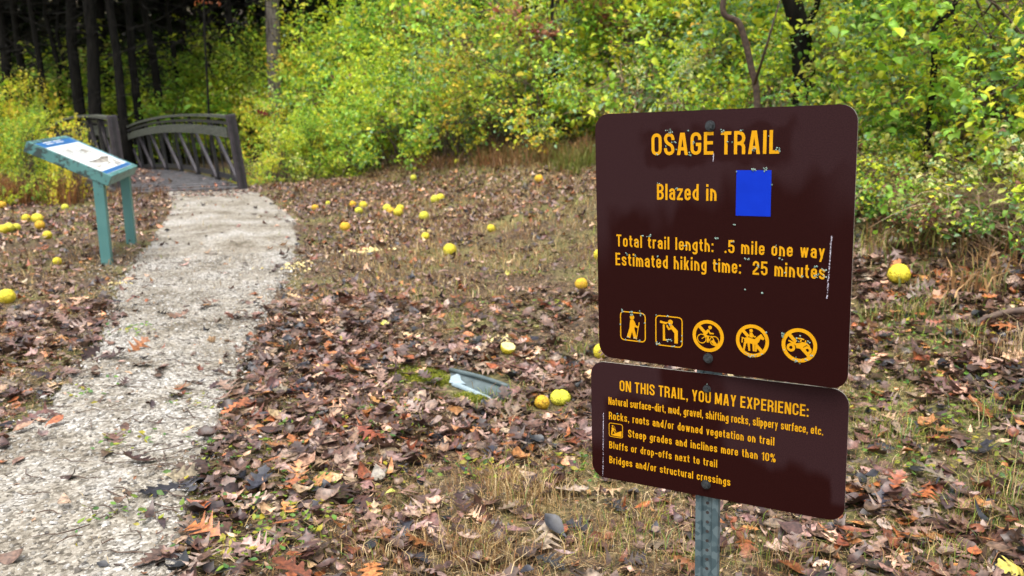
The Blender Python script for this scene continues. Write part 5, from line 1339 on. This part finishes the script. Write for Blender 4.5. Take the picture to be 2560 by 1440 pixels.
# taller tufts: straw at the bottom of the picture, green tufts at the right of the sign
def tuft(px, py, n, h, green, spread=.07):
    c = at(px, py)[:2]; P = c + RNG.normal(0, spread, (n, 2))
    return blade_set(P, h*.4, h, np.full(n, .0032), grass_cols(n, P, np.full(n, green)), lay=.12)
for px, py, n, h, gr in ((1230, 1400, 240, .12, .03), (1150, 1370, 180, .11, .05), (1340, 1250, 240, .10, .05), (1260, 1220, 220, .10, .08), (960, 1380, 160, .1, .06),
        (2180, 640, 130, .22, .5), (2350, 640, 60, .2, .4), (2290, 790, 160, .13, .75), (2460, 720, 90, .18, .5), (2250, 1090, 140, .10, .6), (2470, 1040, 150, .12, .8),
        (2500, 1230, 200, .10, .6), (2200, 1080, 150, .09, .55), (2420, 1290, 160, .09, .7), (2530, 900, 60, .24, .05), (2480, 900, 40, .2, .05), (2400, 850, 120, .14, .7), (2200, 800, 150, .12, .6),
        (1290, 1020, 160, .06, .9), (1265, 985, 120, .07, .9), (1130, 800, 140, .08, .6), (1430, 880, 120, .08, .75), (1200, 850, 90, .07, .6), (1500, 1360, 170, .09, .3), (1950, 1400, 160, .1, .4), (2330, 1400, 150, .1, .5),
        (880, 1350, 80, .07, .7), (700, 1390, 90, .06, .8), (720, 1290, 60, .05, .9), (1720, 1400, 120, .1, .3), (1620, 1300, 130, .09, .3)):
    parts.append(tuft(px, py, n, h, gr))
V, F, C = merge(parts)
o = link('grass', mesh_np('grass', V, F, C), M['straw'])
tag(o, 'thin tan and green grass growing between the fallen leaves', 'grass', kind='stuff')

# dry russet weeds: left by the information panel and along the foot of the thicket
def weeds(px0, px1, py0, py1, n, h, cols):
    P = np.array([at(rnd.uniform(px0, px1), rnd.uniform(py0, py1))[:2] for _ in range(max(8, n//14))])
    P = P[RNG.integers(0, len(P), n)] + RNG.normal(0, .07, (n, 2))
    c = cols[RNG.integers(0, len(cols), n)]*RNG.uniform(.6, 1.3, (n, 1))
    return blade_set(P, h*.3, h, RNG.uniform(.005, .016, n), c, lean=1.1, lay=.15)
russet = np.array([(.2, .085, .03), (.28, .13, .05), (.33, .2, .09), (.13, .06, .025)])
olive = np.array([(.16, .18, .03), (.22, .2, .05), (.1, .13, .02)])
parts = [weeds(-60, 190, 486, 512, 3000, .48, np.array([(.26, .10, .03), (.36, .16, .05), (.42, .24, .1), (.15, .06, .025)])), weeds(40, 200, 470, 500, 500, .28, olive), weeds(1170, 1480, 382, 424, 850, .40, np.concatenate([russet, russet, olive])), weeds(1000, 1250, 408, 425, 500, .3, russet),
         weeds(1380, 1490, 400, 440, 500, .35, olive), weeds(2140, 2560, 500, 640, 800, .22, np.concatenate([russet, olive, olive])), weeds(2380, 2560, 640, 760, 160, .2, np.array([(.4, .24, .1), (.3, .16, .07)])), weeds(220, 430, 482, 500, 160, .2, russet)]
parts.append(weeds(2150, 2560, 560, 800, 420, .13, np.array([(.2, .11, .06), (.3, .19, .09), (.12, .15, .03), (.16, .2, .05)])))
V, F, C = merge(parts)
o = link('dry_weeds', mesh_np('dry_weeds', V, F, C), M['straw'])
tag(o, 'russet dry weeds standing along the foot of the shrubs', 'weeds', kind='stuff')

# low broad green seedlings at the path edge, and round weeds elsewhere
def seedlings():
    cs = [at(*p)[:2] for p in ((560, 1290), (640, 1250), (700, 1300), (650, 1340), (560, 1370), (740, 1210), (780, 1260), (520, 1190), (610, 1390), (730, 1330), (560, 1130), (690, 1130), (500, 1010), (760, 1060), (960, 1030), (1030, 970), (980, 1100), (1190, 1170), (1010, 1200), (2400, 1050), (2330, 1090), (2300, 850), (2250, 830), (2430, 860), (1500, 1180), (1230, 1190), (1420, 1180), (2200, 900), (2350, 940), (2500, 780), (2230, 760), (2400, 700), (2160, 1020), (2540, 960), (2300, 1180), (2450, 1150), (1380, 760), (1300, 690), (1180, 770), (320, 1110), (300, 1290), (200, 990), (330, 830))]
    n = 1500; i = RNG.integers(0, len(cs), n); P = np.array(cs)[i] + RNG.normal(0, .085, (n, 2))
    T, F = leaf_template(OVAL, .2, .5, 0)
    nn = np.stack([RNG.normal(0, .4, n), RNG.normal(0, .4, n), np.ones(n)], -1)
    pal = np.array([(.2, .3, .035), (.13, .26, .04), (.3, .33, .04), (.09, .2, .05), (.42, .36, .04)])
    C = pal[RNG.integers(0, 5, n)]*RNG.uniform(.7, 1.2, (n, 1))
    Z = gz(P[:, 0], P[:, 1]); pos = np.stack([P[:, 0], P[:, 1], Z+RNG.uniform(.012, .04, n)], -1)
    V, FF, CC = instances(T, F, rot_from(nn, RNG.uniform(0, 2*PI, n)), RNG.uniform(.018, .04, n), pos, C)
    o = link('seedlings', mesh_np('seedlings', V, FF, CC), M['foliage'])
    tag(o, 'small bright green seedlings sprouting along the edge of the gravel path', 'ground cover', kind='stuff')
seedlings()

# moss beside the buried metal sheet
def moss():
    pts = []
    for px, py, rx, n in ((1065, 945, .10, 2600), (1095, 955, .06, 1300), (1040, 938, .08, 1200), (1190, 1000, .05, 900), (1160, 992, .04, 500), (1000, 925, .07, 300)):
        c = at(px, py)[:2]; pts.append(c + RNG.normal(0, rx*.5, (n, 2)))
    P = np.concatenate(pts); n = len(P); sheet = at(1195, 968)[:2]
    keep = np.linalg.norm(P-sheet, axis=1) > .12; P = P[keep]; n = len(P)
    pal = np.array([(.22, .24, .02), (.3, .31, .03), (.12, .15, .02)])
    V, F, C = blade_set(P, .012, .03, np.full(n, .005), pal[RNG.integers(0, 3, n)]*RNG.uniform(.7, 1.2, (n, 1)), lay=0)
    o = link('moss', mesh_np('moss', V, F, C), M['straw'])
    tag(o, 'yellow-green moss patch beside the half buried grey metal sheet', 'moss', kind='stuff')
moss()

# pebbles and twigs on the path
def pebbles():
    P = view_points(120000, 1.7, 8.5); d = path_dist(P); keep = (d < .02) | ((d < .6) & (RNG.random(len(P)) < .6*np.exp(-d/.2))); P = P[keep]
    n = len(P)
    T = np.array([(1, 0, 0), (0, 1, 0), (-1, 0, 0), (0, -1, 0), (.55, .6, .55), (-.6, .5, .5), (-.5, -.6, .6), (.6, -.5, .5)], float)
    F = np.array([(0, 1, 4, 4), (1, 5, 4, 4), (1, 2, 5, 5), (2, 6, 5, 5), (2, 3, 6, 6), (3, 7, 6, 6), (3, 0, 7, 7), (0, 4, 7, 7)])
    F = np.array([(0, 1, 4), (1, 5, 4), (1, 2, 5), (2, 6, 5), (2, 3, 6), (3, 7, 6), (3, 0, 7), (0, 4, 7), (4, 5, 6), (4, 6, 7)])
    T = T*np.array([1, .8, .75]); nn = np.stack([RNG.normal(0, .3, n), RNG.normal(0, .3, n), np.ones(n)], -1)
    S = np.clip(RNG.lognormal(math.log(.0060), .45, n), .003, .019)
    pal = np.array([(.28, .262, .228), (.20, .183, .155), (.37, .35, .315), (.13, .113, .092), (.52, .50, .465), (.075, .067, .058)])
    C = pal[RNG.choice(6, n, p=[.3, .22, .22, .13, .08, .05])]*RNG.uniform(.8, 1.15, (n, 1))
    pos = np.stack([P[:, 0], P[:, 1], gz(P[:, 0], P[:, 1])+.010], -1)
    V, FF, CC = instances(T, F, rot_from(nn, RNG.uniform(0, 2*PI, n)), S, pos, C)
    o = link('pebbles', mesh_np('pebbles', V, FF, CC), leaf_mat('pebble', .8, .3, 0, .2)); tag(o, 'loose pale limestone chips on the gravel path', 'gravel', kind='stuff')
pebbles()

def twigs():
    mb = MB()
    spots = [(rnd.uniform(60, 640), rnd.uniform(640, 1420)) for _ in range(120)] + [(rnd.uniform(600, 2500), rnd.uniform(800, 1430)) for _ in range(70)]
    for px, py in spots:
        p = at(px, py); a = rnd.gauss(0, .5)+(PI if rnd.random() < .5 else 0); L = rnd.uniform(.05, .22); b = rnd.uniform(-.4, .4)
        pts = []
        for k in range(5):
            t = k/4-.5; x = p[0]+math.cos(a+b*t)*L*t; y = p[1]+math.sin(a+b*t)*L*t + .012*math.sin(k*2.1+L*40)
            pts.append((x, y, float(gz(x, y))+.018+rnd.uniform(-.002, .004)))
        mb.tube(pts, [.0022, .0028, .0025, .002, .001], 4)
    o = mb.build('twig_litter', M['twig']); tag(o, 'thin dark twigs lying on the gravel and leaves', 'twigs', kind='stuff')
twigs()
